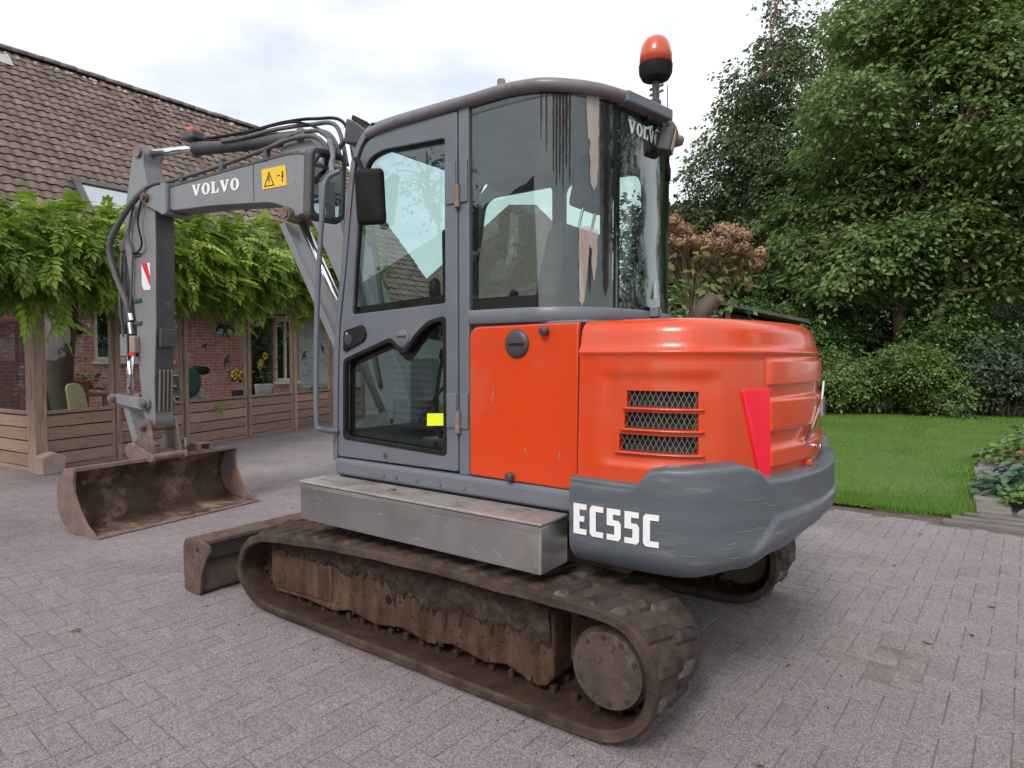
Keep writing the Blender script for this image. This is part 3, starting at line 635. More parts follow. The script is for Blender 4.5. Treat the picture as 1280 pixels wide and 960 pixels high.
def frit(parent, s0, s1, l, r, bt, tp_):
    curved('glass_frit', s0, s1, 1.612, 1.612 + bt, -.012, FR, parent, solid=.003); curved('glass_frit', s0, s0 + l, 1.612, -.004, -.0125, FR, parent, 4, solid=.003); curved('glass_frit', s1 - r, s1, 1.612, -.004, -.0125, FR, parent, 6, solid=.003)
    b = B(); b.grid(lambda u, v: gp(s0 + (s1 - s0) * u, ztop(s0 + (s1 - s0) * u) - tp_ * (1 - v), -.0118), 24, 1); b.obj('glass_frit', FR, parent, smooth=True, solid=.003)
frit(cg, .012, S1 - .006, .03, .07, .055, .025)
frit(rg, S1 + .006, GE, .03, .05, .06, .06)
curved('pane_seal', S1 - .005, S1 + .005, 1.61, -.002, -.004, BLACK, cabf, 2, solid=.008)
# foil scraps on the corner glass
FOILT = mat('tan_foil_remnant', (.36, .29, .24), (.50, .45, .42), 10, rough=.55, stretch=(1, 1, .3))
FOILD = mat('dark_foil_remnant', (.006, .006, .006), (.035, .024, .018), 16, rough=.7, spec=.15, stretch=(1, 1, .08))
for m_, k_ in ((FOILT, .38), (FOILD, .25)):      # film remnants let some light through
    t_ = m_.node_tree; o_ = t_.nodes['Material Output']; tr_ = t_.nodes.new('ShaderNodeBsdfTransparent'); x_ = t_.nodes.new('ShaderNodeMixShader'); x_.inputs[0].default_value = k_
    t_.links.new(t_.nodes['Principled BSDF'].outputs[0], x_.inputs[1]); t_.links.new(tr_.outputs[0], x_.inputs[2]); t_.links.new(x_.outputs[0], o_.inputs[0])
def streak(sc, w_, z0, z1, m, seed, taper=.35, rag=.5, drift=0, lift=0.0):
    """a torn vertical strip of film: ragged on both edges, thinning downwards"""
    b = B(); n = 34; vs = []
    for i in range(n + 1):
        t = i / n; z = z1 + (z0 - z1) * t; ww = w_ * (1 - (1 - taper) * t ** 1.6) * (1 if t < .93 else max(.08, (1 - t) / .07))
        l = -ww / 2 * (1 + rag * nz3(z, seed, 0, 26) + .4 * rag * nz3(z, seed, 2, 80)); r = ww / 2 * (1 + rag * nz3(z, seed, 5, 22) + .4 * rag * nz3(z, seed, 7, 90))
        c = sc + drift * t; vs += [gp(c + l, z, -.002 + lift), gp(c + r, z, -.002 + lift)]
    b.add(vs, [(2 * i, 2 * i + 1, 2 * i + 3, 2 * i + 2) for i in range(n)]); b.obj('foil_scrap', m, cg, smooth=True)
streak(.600, .045, 2.10, 2.50, FOILT, 1, .7, .3); streak(.575, .022, 2.30, 2.50, FOILT, 4, .2)
for q_, w_, z_ in ((.425, .008, 2.16), (.438, .011, 2.10), (.452, .013, 2.13), (.466, .010, 2.08), (.480, .012, 2.18), (.494, .009, 2.12), (.372, .006, 2.30), (.395, .007, 2.25)): streak(q_, w_, z_, 2.50, FOILD, q_ * 90, .4, .5)
streak(.560, .050, 1.62, 1.95, FOILT, 9, .35, .25, -.012); streak(.600, .042, 1.72, 1.94, FOILT, 12, .12, .25, .004); streak(.545, .02, 1.63, 1.80, FOILT, 15, .9, .8)
streak(.665, .030, 1.66, 2.5, FOILD, 6, .9, .5); streak(.640, .012, 1.9, 2.5, FOILD, 8, .3, .8); streak(.585, .012, 1.66, 1.86, FOILD, 18, .3, .8, lift=.001)
b = B(); b.tube([gp(.474, 1.80, -.03), gp(.474, 2.1, -.03), gp(.474, 2.46, -.03)], .006, 6, 1); b.obj('defrost_strip', BLACK, cg)
lettering('maker_letter', 'VOLVO', .055, .95, .006, lambda a, b_, c: gp(.785 + a, ztop(.9) - .135 - .0 * a + b_ * 1.0, .002 + c), mat('etched_white', (.55, .62, .6), rough=.5, flat=True), rg)
plate('arrow_sticker', [(1.02, 1.675), (1.06, 1.675), (1.04, 1.76)], [], None, .002, mat('arrow_white', (.5, .56, .5), rough=.5, flat=True), rg, fn=lambda c: gp(c.x, c.y, .002 + c.z))
# rail below the rear glass, right rear pillar
def band(name, s0, s1, z0, z1, o0, o1, m, parent, nu=40):
    b = B(); prof = [(o0, z0), (o1 - .006, z0), (o1, z0 + .008), (o1, z1 - .008), (o1 - .006, z1), (o0, z1)]
    b.grid(lambda u, v: gp(s0 + (s1 - s0) * u, prof[round(v * 5)][1], prof[round(v * 5)][0]), nu, 5); return b.obj(name, m, parent, auto=50)
band('window_rail', 0, GP.len, 1.553, 1.615, -.05, .010, GREY, cabf)
band('rear_pillar', GE, GP.len, 1.60, 2.50, -.05, .008, GREY, cabf, 8)
v = B(); v.box((-.03, -.02, -.025), (.03, .02, .025), Matrix.Translation(gp(.99, 1.612, .02)) @ Matrix.Rotation(R(-75), 4, 'Z')); v.obj('window_catch', GREY, cabf, bevel=.005)
# roof
RO = [(.46, .70), (.44, .77), (.38, .80), (-.2, .80), (-.48, .797), (-.61, .78), (-.72, .71), (-.80, .61), (-.85, .46), (-.872, .30), (-.862, .07), (-.815, -.10), (-.71, -.195), (.36, -.20), (.44, -.17), (.46, -.1)]
RC = crom([(x, y, 0) for x, y in RO], 6, closed=True); cen = Vector((-.2, .3, 0))
lev = [(2.515, -.03), (2.517, .0), (2.524, .012), (2.542, .018), (2.558, .013), (2.570, -.010), (2.577, -.06), (2.583, -.16), (2.586, -.4), (2.588, -.55)]
vs = []; n_ = len(RC)
for z, o in lev:
    for i, p in enumerate(RC):
        d = (RC[(i + 1) % n_] - RC[i - 1]).normalized(); nn = Vector((-d.y, d.x, 0))
        if nn.dot(p - cen) < 0: nn = -nn
        q = p + nn * o if o > -.1 else p.lerp(cen, -o / .6)
        vs.append((q.x, q.y, z - .035 * sst(-.35, -.85, q.x) - .015 * sst(.25, .5, q.x)))
b = B(); b.add(vs, [(j * n_ + i, j * n_ + (i + 1) % n_, (j + 1) * n_ + (i + 1) % n_, (j + 1) * n_ + i) for j in range(len(lev) - 1) for i in range(n_)] + [tuple(range((len(lev) - 1) * n_, len(lev) * n_))])
roof = b.obj('cab_roof', mat('roof_paint', (.125, .12, .14), (.17, .155, .17), 4, rough=.35, wear=(.25, .45), c3=(.11, .07, .055), c3scale=5, c3lo=.55, c3hi=.75), ex, auto=60)
vs2 = [(p.x * .97 - .006, .3 + (p.y - .3) * .97, 2.482) for p in RC]
b = B(); b.add(vs2, [tuple(range(n_))]); b.obj('headliner', mat('headliner', (.35, .36, .37), (.4, .41, .42), 10, rough=.9), roof)
for q in ((-.33, .70), (.40, .66)):
    b = B(); b.cyl((q[0], q[1], 2.56), (q[0], q[1], 2.635), .018, n=6); b.obj('roof_bolt', STEEL, roof)
# right wall with window, floor, bulkhead under the rear glass
plate('right_wall', [(.70, .87), (.66, 1.55), (.60, 1.9), (.52, 2.4), (.40, 2.5), (-.70, 2.48), (-.72, .87)], [rnd_poly([(.58, 1.45), (.54, 1.9), (.46, 2.36), (.40, 2.40), (-.05, 2.40), (-.05, 1.45)], .04), rnd_poly([(-.13, 1.62), (-.13, 2.40), (-.60, 2.38), (-.64, 1.62)], .07)], side_m(-.18), .03, GREY, cabf)
plate('right_glass', [(.6, 1.4), (.5, 2.42), (-.65, 2.42), (-.66, 1.4)], [], side_m(-.185), .004, GLASS, cabf)
b = B(); b.box((-.80, -.17, .868), (.69, .75, .905)); b.obj('cab_floor', DARKP, cabf)
b = B(); b.box((-.79, -.15, .905), (-.50, .745, 1.55)); b.obj('seat_plinth', DARKP, cabf)
# seat
st = B(); st.prism(rnd_poly([(-.50, 1.34), (-.02, 1.36), (.03, 1.42), (0, 1.47), (-.45, 1.45)], .03), lambda x, z: (x, .06, z), lambda x, z: (x, .56, z)); seat = st.obj('seat', FABRIC, ex, bevel=.02)
b = B(); b.prism(rnd_poly([(-.46, 1.44), (-.34, 1.46), (-.47, 1.98), (-.52, 2.02), (-.60, 1.99)], .03), lambda x, z: (x, .10, z), lambda x, z: (x, .54, z)); b.obj('seat_back', FABRIC, seat, bevel=.035, seg=3)
b = B(); b.prism(rnd_poly([(-.52, 2.10), (-.57, 2.32), (-.66, 2.32), (-.62, 2.10)], .03), lambda x, z: (x, .19, z), lambda x, z: (x, .45, z)); b.obj('headrest', FABRIC, seat, bevel=.035, seg=3)
b = B()
for y in (.26, .38): b.cyl((-.53, y, 1.96), (-.575, y, 2.14), .007, n=8)
b.obj('headrest_stem', CHROME, seat)
b = B(); b.box((-.45, .08, .905), (0, .54, 1.33)); b.obj('seat_base', DARKP, seat, bevel=.02)
for y0, y1 in ((-.11, .04), (.58, .70)):
    b = B(); b.prism(rnd_poly([(-.42, 1.42), (.16, 1.50), (.18, 1.58), (-.42, 1.54)], .03), lambda x, z: (x, y0, z), lambda x, z: (x, y1, z)); cs = b.obj('armrest_console', DARKP, ex, bevel=.015)
    b = B(); ym = (y0 + y1) / 2; b.tube([(.12, ym, 1.56), (.12, ym, 1.64), (.13, ym, 1.70)], .018, 10, 2); b.lathe((.13, ym, 1.69), (0, 0, 1), [(0, .02), (.03, .03), (.09, .028), (.11, .012)], 14); b.obj('joystick', BLACK, cs, smooth=True)
b = B(); b.prism([(.42, .905), (.6, .905), (.52, 1.5), (.44, 1.5)], lambda x, z: (x, -.14, z), lambda x, z: (x, .02, z)); b.obj('right_console', mat('console_grey', (.12, .14, .15), (.16, .18, .19), 9, rough=.6), ex, bevel=.015)
for y in (.22, .34):
    b = B(); b.tube([(.36, y, .905), (.40, y, 1.15), (.35, y, 1.42)], .011, 8, 5); b.lathe((.36, y, 1.40), (-.3, 0, 1), [(0, .016), (.05, .018), (.06, .005)], 10); lv = b.obj('travel_lever', BLACK, ex, smooth=True)
    b = B(); b.box((.30, y - .06, .93), (.48, y + .04, .95)); b.obj('pedal', DARKP, lv, bevel=.006)
for k in range(4):
    b = B(); b.lathe((.30 - .045 * k, .62, 1.62), (0, 0, 1), [(0, .006), (.04, .006), (.042, .014), (.06, .014), (.065, .004)], 10); b.obj('switch_lever', CHROME if k % 2 else DARKP, ex, smooth=True)
b = B(); b.box((.05, .70, 1.06), (.24, .704, 1.40)); b.obj('document_pocket', glass('pocket_film', (.6, .66, .68), 1.4, .15), ex)
b = B(); b.lathe((.24, .50, .905), (0, 0, 1), [(0, .10), (.03, .09), (.05, .04), (.052, 0)], 16); b.obj('floor_tray', FABRIC, ex, smooth=True)
b = B(); b.tube([(.40, .1, 1.0), (.28, .3, 1.3), (.2, .5, 1.25), (.3, .6, 1.05)], .009, 7, 5); b.obj('cab_cable', BLACK, ex)
# interior mirror
b = B(); b.box((-.02, -.075, -.135), (.03, .075, .135), Matrix.Translation((.385, .83, 2.20)) @ Matrix.Rotation(R(-62), 4, 'Z') @ Matrix.Rotation(R(-8), 4, 'Y')); mi = b.obj('inside_mirror', BLACK, ex, bevel=.045, seg=4)
b = B(); b.tube([(.44, .83, 2.34), (.47, .83, 2.39), (.53, .80, 2.42)], .012, 7, 3); b.obj('mirror_stalk', BLACK, mi)

# ---------------------------------------------------------------- outside of the cab: handrail, mirror, lamps, beacon
b = B(); b.tube([(.60, .84, 2.36), (.66, .875, 2.32), (.675, .89, 2.2), (.72, .90, 1.65), (.735, .90, 1.1), (.72, .885, 1.03), (.69, .80, 1.01)], .0135, 12, 6); hr = b.obj('handrail', GREY, ex, smooth=True)
mm = Matrix.Translation((.93, .69, 2.365)) @ Matrix.Rotation(R(-98), 4, 'Z') @ Matrix.Rotation(R(4), 4, 'X')
b = B(); b.box((-.115, -.05, -.20), (.115, .04, .20), mm); mir = b.obj('side_mirror', mat('mirror_housing', (.05, .052, .06), (.08, .078, .08), 7, rough=.5), ex, bevel=.05, seg=4)
plate('mirror_glass', rnd_poly([(-.085, -.165), (.085, -.165), (.085, .165), (-.085, .165)], .04, 5), [], mm @ Matrix.Translation((0, -.052, 0)) @ Matrix.Rotation(R(90), 4, 'X'), .004, mat('mirror_silver', (.7, .72, .75), rough=.03, metal=1, flat=True), mir)
plate('mirror_rim', rnd_poly([(-.108, -.19), (.108, -.19), (.108, .19), (-.108, .19)], .055, 5), [rnd_poly([(-.085, -.165), (.085, -.165), (.085, .165), (-.085, .165)], .04, 5)], mm @ Matrix.Translation((0, -.055, 0)) @ Matrix.Rotation(R(90), 4, 'X'), .014, DARKP, mir, bevel=.004)
b = B(); b.tube([(.90, .66, 2.55), (.86, .70, 2.60), (.78, .74, 2.5), (.72, .80, 2.42), (.66, .84, 2.36)], .013, 9, 5); b.tube([(.90, .68, 2.3), (.78, .80, 2.25), (.68, .87, 2.2)], .013, 9, 5); b.box((.74, .76, 2.16), (.80, .82, 2.34)); b.obj('mirror_arm', GREY, mir)
lm = Matrix.Translation((.70, .62, 2.615)) @ Matrix.Rotation(R(8), 4, 'Z') @ Matrix.Rotation(R(-18), 4, 'Y')
b = B(); b.prism([(.04, -.06), (.06, .07), (-.02, .06), (-.09, .035), (-.08, -.05)], lambda x, z: lm @ Vector((x, -.07, z)), lambda x, z: lm @ Vector((x, .07, z))); wl = b.obj('front_work_light', DARKP, ex, bevel=.01)
for k in range(7): b = B(); b.box((-.085 + .018 * k, -.06, .02 + .008 * k), (-.079 + .018 * k, .06, .058 + .006 * k), lm); b.obj('cooling_fin', DARKP, wl)
b = B(); b.tube([(.65, .62, 2.57), (.58, .60, 2.53), (.48, .55, 2.55)], .015, 8, 3); b.obj('lamp_bracket', DARKP, wl)
# rear light bar with beacon, lamp and aerial
b = B(); mb = Matrix.Translation((-.80, .34, 2.495)) @ Matrix.Rotation(R(-12), 4, 'Z')
b.box((-.10, -.16, -.02), (.08, .17, .03), mb); br = b.obj('light_bracket', GREY, ex, bevel=.008)
bx, by = -.885, .30
b = B(); b.tube([(bx + .03, by + .02, 2.47), (bx, by, 2.50), (bx, by, 2.63)], .016, 10, 3); b.box((bx - .02, by - .02, 2.50), (bx + .02, by + .02, 2.545)); bc = b.obj('beacon', DARKP, ex, smooth=False); bc['label'] = 'amber rotating beacon on a stalk'
b = B(); b.lathe((bx, by, 2.625), (0, 0, 1), [(0, .03), (.012, .06), (.035, .072), (.07, .074), (.0701, .02)], 28); b.obj('beacon_base', BLACK, bc, auto=40)
b = B(); b.lathe((bx, by, 2.695), (0, 0, 1), [(0, .071), (.05, .069), (.09, .06), (.112, .045), (.122, .028), (.126, .006)], 28); b.obj('beacon_lens', AMBER, bc, smooth=True)
b = B()
for z in (2.575, 2.60): b.cyl((bx - .04, by + .01, z), (bx + .03, by - .01, z), .006, n=8)
b.obj('clamp_screw', STEEL, bc)
lm2 = Matrix.Translation((-.885, .17, 2.40)) @ Matrix.Rotation(R(-160), 4, 'Z') @ Matrix.Rotation(R(12), 4, 'Y')
b = B(); b.box((-.035, -.052, -.055), (.03, .052, .055), lm2); rl = b.obj('rear_work_light', DARKP, ex, bevel=.008)
b = B(); b.box((.031, -.046, -.049), (.037, .046, .049), lm2); b.obj('lamp_lens', mat('dusty_lens', (.42, .33, .24), (.30, .22, .15), 12, rough=.4), rl, bevel=.003)
b = B(); b.tube([(-.87, .17, 2.46), (-.86, .18, 2.50)], .012, 8, 1); b.obj('lamp_hanger', STEEL, rl)
b = B(); b.tube([(-.83, .02, 2.30), (-.83, .02, 2.42), (-.825, .02, 2.72)], lambda t: .007 - .005 * t, 8, 3); an = b.obj('aerial', BLACK, ex, smooth=True)
b = B(); b.lathe((-.83, .02, 2.26), (0, 0, 1), [(0, .015), (.05, .016), (.09, .008)], 12); b.obj('aerial_foot', BLACK, an, smooth=True)
b = B(); b.tube([(-.86, -.35, 1.5), (-.86, -.35, 1.6), (-.88, -.36, 1.66), (-.93, -.40, 1.72)], .045, 16, 5); b.obj('exhaust_pipe', mat('rusty_exhaust', (.05, .033, .03), (.10, .07, .062), 9, rough=.7, bump=.2), ex, smooth=True)
# ---------------------------------------------------------------- boom, arm, bucket (in their own vertical plane, slewed a little to the left)
BT = Vector((math.cos(R(8)), math.sin(R(8)), 0)); BN = Vector((-BT.y, BT.x, 0)); BO = Vector((3.6, .2, 0))
def bw(s, o, z): p = BO + BT * s + BN * o; return Vector((p.x, p.y, z))
BM = Matrix(((BT.x, BN.x, 0, BO.x), (BT.y, BN.y, 0, BO.y), (0, 0, 1, 0), (0, 0, 0, 1)))     # (s, o, z) -> world
def bside(o): return BM @ side_m(o)
def bprism(name, poly, o0, o1, m, parent, bevel=.006): b = B(); b.prism(poly, lambda s, z: bw(s, o0, z), lambda s, z: bw(s, o1, z)); return b.obj(name, m, parent, bevel=bevel)
up_ = [(-.06, 2.86), (-.9, 2.905), (-1.45, 2.93), (-1.60, 2.925), (-1.74, 2.87), (-1.85, 2.70), (-2.15, 2.10), (-2.55, 1.25), (-2.62, 1.0)]
lo_ = [(-2.42, .98), (-2.30, 1.2), (-1.98, 1.93), (-1.74, 2.37), (-1.64, 2.47), (-1.52, 2.445), (-1.45, 2.53), (-1.30, 2.585), (-.64, 2.632), (-.06, 2.648)]
BPOLY = rnd_poly(up_ + lo_, [.01, .1, .1, .06, .06, .1, .1, .03, .03, .03, .03, .1, .06, .04, .04, .04, .08, .1, .1, .01], 4)
boom = bprism('boom', BPOLY, -.095, .095, [BOOMG], ex, .008); boom['label'] = 'grey bent boom with white maker lettering'
plate('boom_edge_strip', off_poly([(-.06, 2.86), (-.9, 2.905), (-1.45, 2.93), (-1.60, 2.925), (-1.74, 2.87), (-1.74, 2.855), (-1.6, 2.905), (-1.45, 2.912), (-.9, 2.888), (-.06, 2.842)], 0), [], bside(.098), .006, ARMB, boom)
plate('boom_weld_seam', [(-1.115, 2.61), (-1.119, 2.61), (-1.117, 2.895), (-1.113, 2.895)], [], bside(.0965), .004, ARMB, boom)
# tip fork with pin
tipp = rnd_poly([(-.10, 2.875), (-.10, 2.63), (-.02, 2.625), (.16, 2.705), (.235, 2.74), (.25, 2.79), (.22, 2.84), (.1, 2.865)], .03, 3)
for o in (.108, -.108): plate('tip_cheek', tipp, [], bside(o), .03, BOOMG, boom, bevel=.006)
bprism('tip_block', rnd_poly([(-.09, 2.88), (-.09, 2.62), (-.02, 2.615), (-.02, 2.885)], .01), -.125, .132, BOOMG, boom)
b = B(); b.cyl(bw(.185, -.15, 2.785), bw(.185, .15, 2.785), .04); b.cyl(bw(.185, .15, 2.785), bw(.185, .165, 2.785), .024, n=6); b.obj('tip_pin', STEEL, boom, auto=40)
b = B(); b.cyl(bw(-1.50, -.13, 2.47), bw(-1.50, .145, 2.47), .052, n=24); b.cyl(bw(-1.50, .145, 2.47), bw(-1.50, .155, 2.47), .034, n=24); b.obj('cylinder_pin', STEEL, boom, auto=40)
bprism('cylinder_bracket', rnd_poly([(-1.32, 2.92), (-1.45, 3.06), (-1.58, 3.10), (-1.66, 3.05), (-1.76, 2.86)], .03), -.06, .06, BOOMG, boom)
lettering('maker_letter', 'VOLVO', .098, 1.16, .011, lambda a, b_, c: bw(-.392 - a, .0975 + c, 2.715 - .035 * a * 1.1 + b_), WHITE, boom) if False else None
lettering('maker_letter', 'VOLVO', .092, 1.2, .013, lambda a, b_, c: bw(-.385 - a, .0975 + c, 2.735 - .022 * a + b_), WHITE, boom)
plt_ = plate('warning_plate', [(-1.215, 2.688), (-1.475, 2.690), (-1.462, 2.842), (-1.21, 2.84)], [], bside(.0975), .003, YEL, boom)
INK = mat('black_ink', (.02, .02, .02), rough=.6, flat=True)
plate('warning_triangle', [(-1.235, 2.705), (-1.345, 2.706), (-1.290, 2.82)], [[(-1.249, 2.712), (-1.331, 2.713), (-1.290, 2.803)]], bside(.0995), .002, INK, plt_)
plate('warning_bolt', [(-1.285, 2.785), (-1.300, 2.785), (-1.289, 2.757), (-1.298, 2.757), (-1.283, 2.718), (-1.288, 2.747), (-1.278, 2.747)], [], bside(.0995), .002, INK, plt_)
plate('warning_figure', [(-1.425, 2.80), (-1.438, 2.80), (-1.438, 2.765), (-1.45, 2.765), (-1.436, 2.752), (-1.436, 2.72), (-1.427, 2.72), (-1.427, 2.752), (-1.413, 2.765), (-1.425, 2.765)], [], bside(.0995), .002, INK, plt_)
plate('warning_arrow', [(-1.375, 2.775), (-1.405, 2.775), (-1.405, 2.768), (-1.375, 2.768)], [], bside(.0995), .002, INK, plt_)
# swing post
b = B(); b.cyl(bw(-2.58, 0, .62), bw(-2.58, 0, 1.12), .16, n=24); b.box((.70, -.35, .66), (1.0, .05, .98)); b.obj('swing_post', GREY, ex, auto=40)
# boom cylinder (under the boom) and arm cylinder (on top)
def cylinder(name, a, b_, rb, rr, k, m, parent):
    a, b_ = Vector(a), Vector(b_); c = a.lerp(b_, k); d = (b_ - a).normalized(); s = B(); s.lathe(a, d, [(-.03, rb * .7), (0, rb), ((c - a).length - .04, rb), ((c - a).length - .035, rb * 1.1), ((c - a).length, rb * 1.1), ((c - a).length + .001, rr)], 20); o = s.obj(name, m, ex, auto=40)
    s = B(); s.cyl(c, b_, rr, n=16); s.obj('rod', CHROME, o, smooth=True)
    n = BN; s = B(); s.cyl(b_ - n * .06, b_ + n * .06, rb * .95, n=20); s.obj('rod_eye', STEEL, o, auto=40); s = B(); s.cyl(a - n * .07, a + n * .07, rb * .9, n=20); s.obj('base_eye', STEEL, o, auto=40); return o
cylinder('boom_cylinder', bw(-2.36, 0, .98), bw(-1.50, 0, 2.47), .06, .031, .38, ARMB, ex)
bg_ = [(-1.34, 2.43), (-1.44, 2.46), (-1.50, 2.41), (-1.86, 1.75), (-2.0, 1.45), (-1.90, 1.42), (-1.72, 1.72)]
guard = plate('cylinder_guard', rnd_poly([(-1.37, 2.41), (-1.42, 2.425), (-2.05, 1.32), (-2.0, 1.30)], .008, 2), [], bside(.0), .16, BOOMG, ex, bevel=.004); guard['label'] = 'long flat guard strip below the boom cylinder'
ac = cylinder('arm_cylinder', bw(-1.58, 0, 3.055), bw(.335, 0, 3.215), .056, .032, .66, ARMB, ex)
b = B(); b.box((-.09, -.06, -.02), (.08, .06, .06), Matrix.Translation(bw(-.30, .02, 3.24)) @ Matrix.Rotation(R(188), 4, 'Z')); al = b.obj('boom_work_light', ARMB, ex, bevel=.02)
b = B(); b.box((-.02, -.045, .052), (.05, .045, .085), Matrix.Translation(bw(-.30, .02, 3.24)) @ Matrix.Rotation(R(188), 4, 'Z')); b.obj('amber_reflector', mat('amber_orange', (.7, .1, .02), rough=.3, flat=True), al, bevel=.01)
# hoses along the boom
def hose(pts, r=.014, m=None): b = B(); b.tube([bw(*p) for p in pts], r, 9, 7); return b.obj('hydraulic_hose', m or HOSE, ex, smooth=True)
hose([(-1.95, .06, 2.75), (-1.80, .09, 2.98), (-1.55, .10, 3.02), (-1.2, .09, 2.985), (-.6, .085, 2.93), (-.1, .085, 2.90), (.1, .11, 2.895), (.25, .13, 2.84)], .017)
hose([(-1.98, .03, 2.75), (-1.85, .04, 3.02), (-1.55, .06, 3.07), (-1.2, .05, 3.01), (-.6, .045, 2.955), (-.1, .045, 2.925), (.1, .03, 2.93)], .015)
hose([(-1.95, -.03, 2.80), (-1.85, -.03, 3.1), (-1.6, -.02, 3.15), (-1.3, .05, 3.14), (-1.0, .06, 3.13), (-.72, .06, 3.14)], .016)
hose([(-2.0, -.06, 2.75), (-1.9, -.06, 3.12), (-1.62, -.05, 3.2), (-1.3, -.03, 3.22), (-.95, .0, 3.20), (-.5, .02, 3.21), (-.36, .02, 3.23)], .012, BLACK)
hose([(-1.8, .02, 3.05), (-1.5, .03, 3.17), (-1.1, .05, 3.17), (-.8, .05, 3.15), (-.45, .03, 3.20)], .009, BLACK)
hose([(-2.35, .10, 1.2), (-2.2, .15, 1.9), (-2.05, .17, 2.5), (-1.95, .12, 2.9), (-1.78, .07, 3.05)], .018)
hose([(-2.4, .04, 1.2), (-2.3, .10, 2.2), (-2.18, .12, 2.75), (-2.05, .06, 2.95), (-1.9, .02, 2.9)], .018)
for s in (-1.25, -.75, -.25):
    b = B(); b.box((s - .02, .06, 2.87 if s > -.5 else 2.90), (s + .02, .105, 2.935 if s > -.5 else 2.99), BM); b.obj('hose_clamp', ARMB, boom, bevel=.004)
# arm
AS = [(.345, 3.285), (.42, 3.22), (.47, 3.05), (.56, 2.72), (.585, 2.45), (.50, 2.05), (.43, 1.71), (.395, 1.2), (.36, .93), (.31, .80), (.24, .78), (.19, .82), (.19, 1.2), (.15, 1.71), (.13, 2.35), (.13, 2.70), (.23, 2.90), (.28, 3.10), (.27, 3.22)]
arm = bprism('arm', rnd_poly(AS, .03, 3), -.085, .085, [BOOMG], ex, .006); arm['label'] = 'upright grey dipper arm with red and white marker'
b = B(); b.prism([(.187, .93), (.187, 1.2), (.147, 1.71), (.127, 2.35), (.127, 2.66), (.120, 2.66), (.120, 2.35), (.140, 1.71), (.180, 1.2), (.180, .93)], lambda s, z: bw(s, -.084, z), lambda s, z: bw(s, .083, z)); b.obj('arm_back_plate', ARMB, arm)
b = B(); b.prism([(.13, 1.66), (.138, 1.5), (.112, 1.5), (.104, 1.66)], lambda s, z: bw(s, -.088, z), lambda s, z: bw(s, .07, z)); b.obj('wear_block', ARMB, arm, bevel=.006)
for o in (-.055, -.018, .018, .055):
    b = B(); b.prism([(.182, .93), (.155, 1.30), (.143, 1.30), (.166, .93)], lambda s, z: bw(s, o - .008, z), lambda s, z: bw(s, o + .008, z)); b.obj('wear_rib', mat('rubbed_rib', (.16, .15, .15), (.22, .17, .15), 9, rough=.6, c3=(.25, .12, .07), c3scale=9, c3lo=.52, c3hi=.64), arm, bevel=.004)
b = B(); b.cyl(bw(.335, -.11, 3.215), bw(.335, .11, 3.215), .055, n=24); b.obj('arm_pin', STEEL, arm, auto=40)
mk = plate('marker_plate', [(.33, 2.00), (.21, 2.00), (.21, 2.235), (.33, 2.235)], [], bside(.0875), .003, WHITE, arm)
plate('red_stripe', [(.33, 2.235), (.25, 2.235), (.21, 2.11), (.21, 2.03)] if True else [], [], bside(.0892), .002, REDV, mk)
plate('red_corner', [(.33, 2.00), (.33, 2.05), (.305, 2.00)], [], bside(.0892), .002, REDV, mk)
# bucket cylinder behind the arm, hoses on the arm
bcx = cylinder('bucket_cylinder', bw(.63, 0, 2.42), bw(.69, 0, 1.02), .058, .03, .68, ARMB, ex)
hose([(.2, .12, 2.86), (.32, .14, 2.78), (.5, .16, 2.62), (.66, .17, 2.40), (.62, .15, 2.15), (.50, .13, 1.90), (.47, .12, 1.72)], .026)
hose([(.23, .12, 2.84), (.30, .13, 2.6), (.26, .125, 2.4), (.36, .11, 2.33), (.43, .11, 2.34)], .008, BLACK)
hose([(.40, .10, 2.75), (.46, .12, 2.5), (.42, .11, 2.34), (.44, .11, 2.1), (.47, .11, 1.8), (.44, .10, 1.62)], .010)
hose([(.61, .09, 2.35), (.62, .11, 2.0), (.63, .10, 1.8), (.64, .07, 1.6)], .014)
for z0, z1 in ((1.62, 1.72), (1.74, 1.80)):
    b = B(); b.cyl(bw(.455, .115, z0), bw(.465, .12, z1), .022, n=10); b.obj('hose_fitting', CHROME, ex)
b = B(); b.box((.38, .085, 1.45), (.46, .14, 1.60), BM); vb = b.obj('valve_block', mat('valve_tan', (.3, .25, .2), (.22, .18, .15), 9, rough=.6), ex, bevel=.01)
b = B(); b.box((.37, .1405, 1.42), (.45, .1465, 1.46), BM); b.obj('red_tag', REDV, vb)
b = B(); b.box((.60, .06, 1.42), (.70, .075, 1.62), BM); b.obj('side_guard', BOOMG, ex, bevel=.004)
for z in (2.3, 1.9, 1.7):
    b = B(); b.box((.34, .085, z), (.46, .10, z + .03), BM); b.obj('hose_clamp', ARMB, arm, bevel=.003)
# link work
for o in (.105, -.105):
    plate('bucket_link', rnd_poly([(.24, .965), (.30, .945), (.52, .965), (.76, 1.00), (.80, 1.04), (.76, 1.075), (.5, 1.055), (.29, 1.055), (.24, 1.03)], .02, 3), [], bside(o), .026, BOOMG, ex, bevel=.004)
bprism('push_link', rnd_poly([(.73, 1.06), (.655, 1.06), (.43, .57), (.52, .56)], .02, 3), -.06, .07, BOOMG, ex, .008)
for s, z, w_ in ((.285, 1.005, .15), (.745, 1.035, .15), (.27, .80, .16), (.475, .585, .14)): b = B(); b.lathe(bw(s, -w_ - .012, z), BN, [(0, .025), (.012, .025), (.0121, .04), (.012 + 2 * w_, .04), (.0121 + 2 * w_, .025), (.024 + 2 * w_, .025)], 18); b.obj('linkage_pin', STEEL, ex, auto=40)
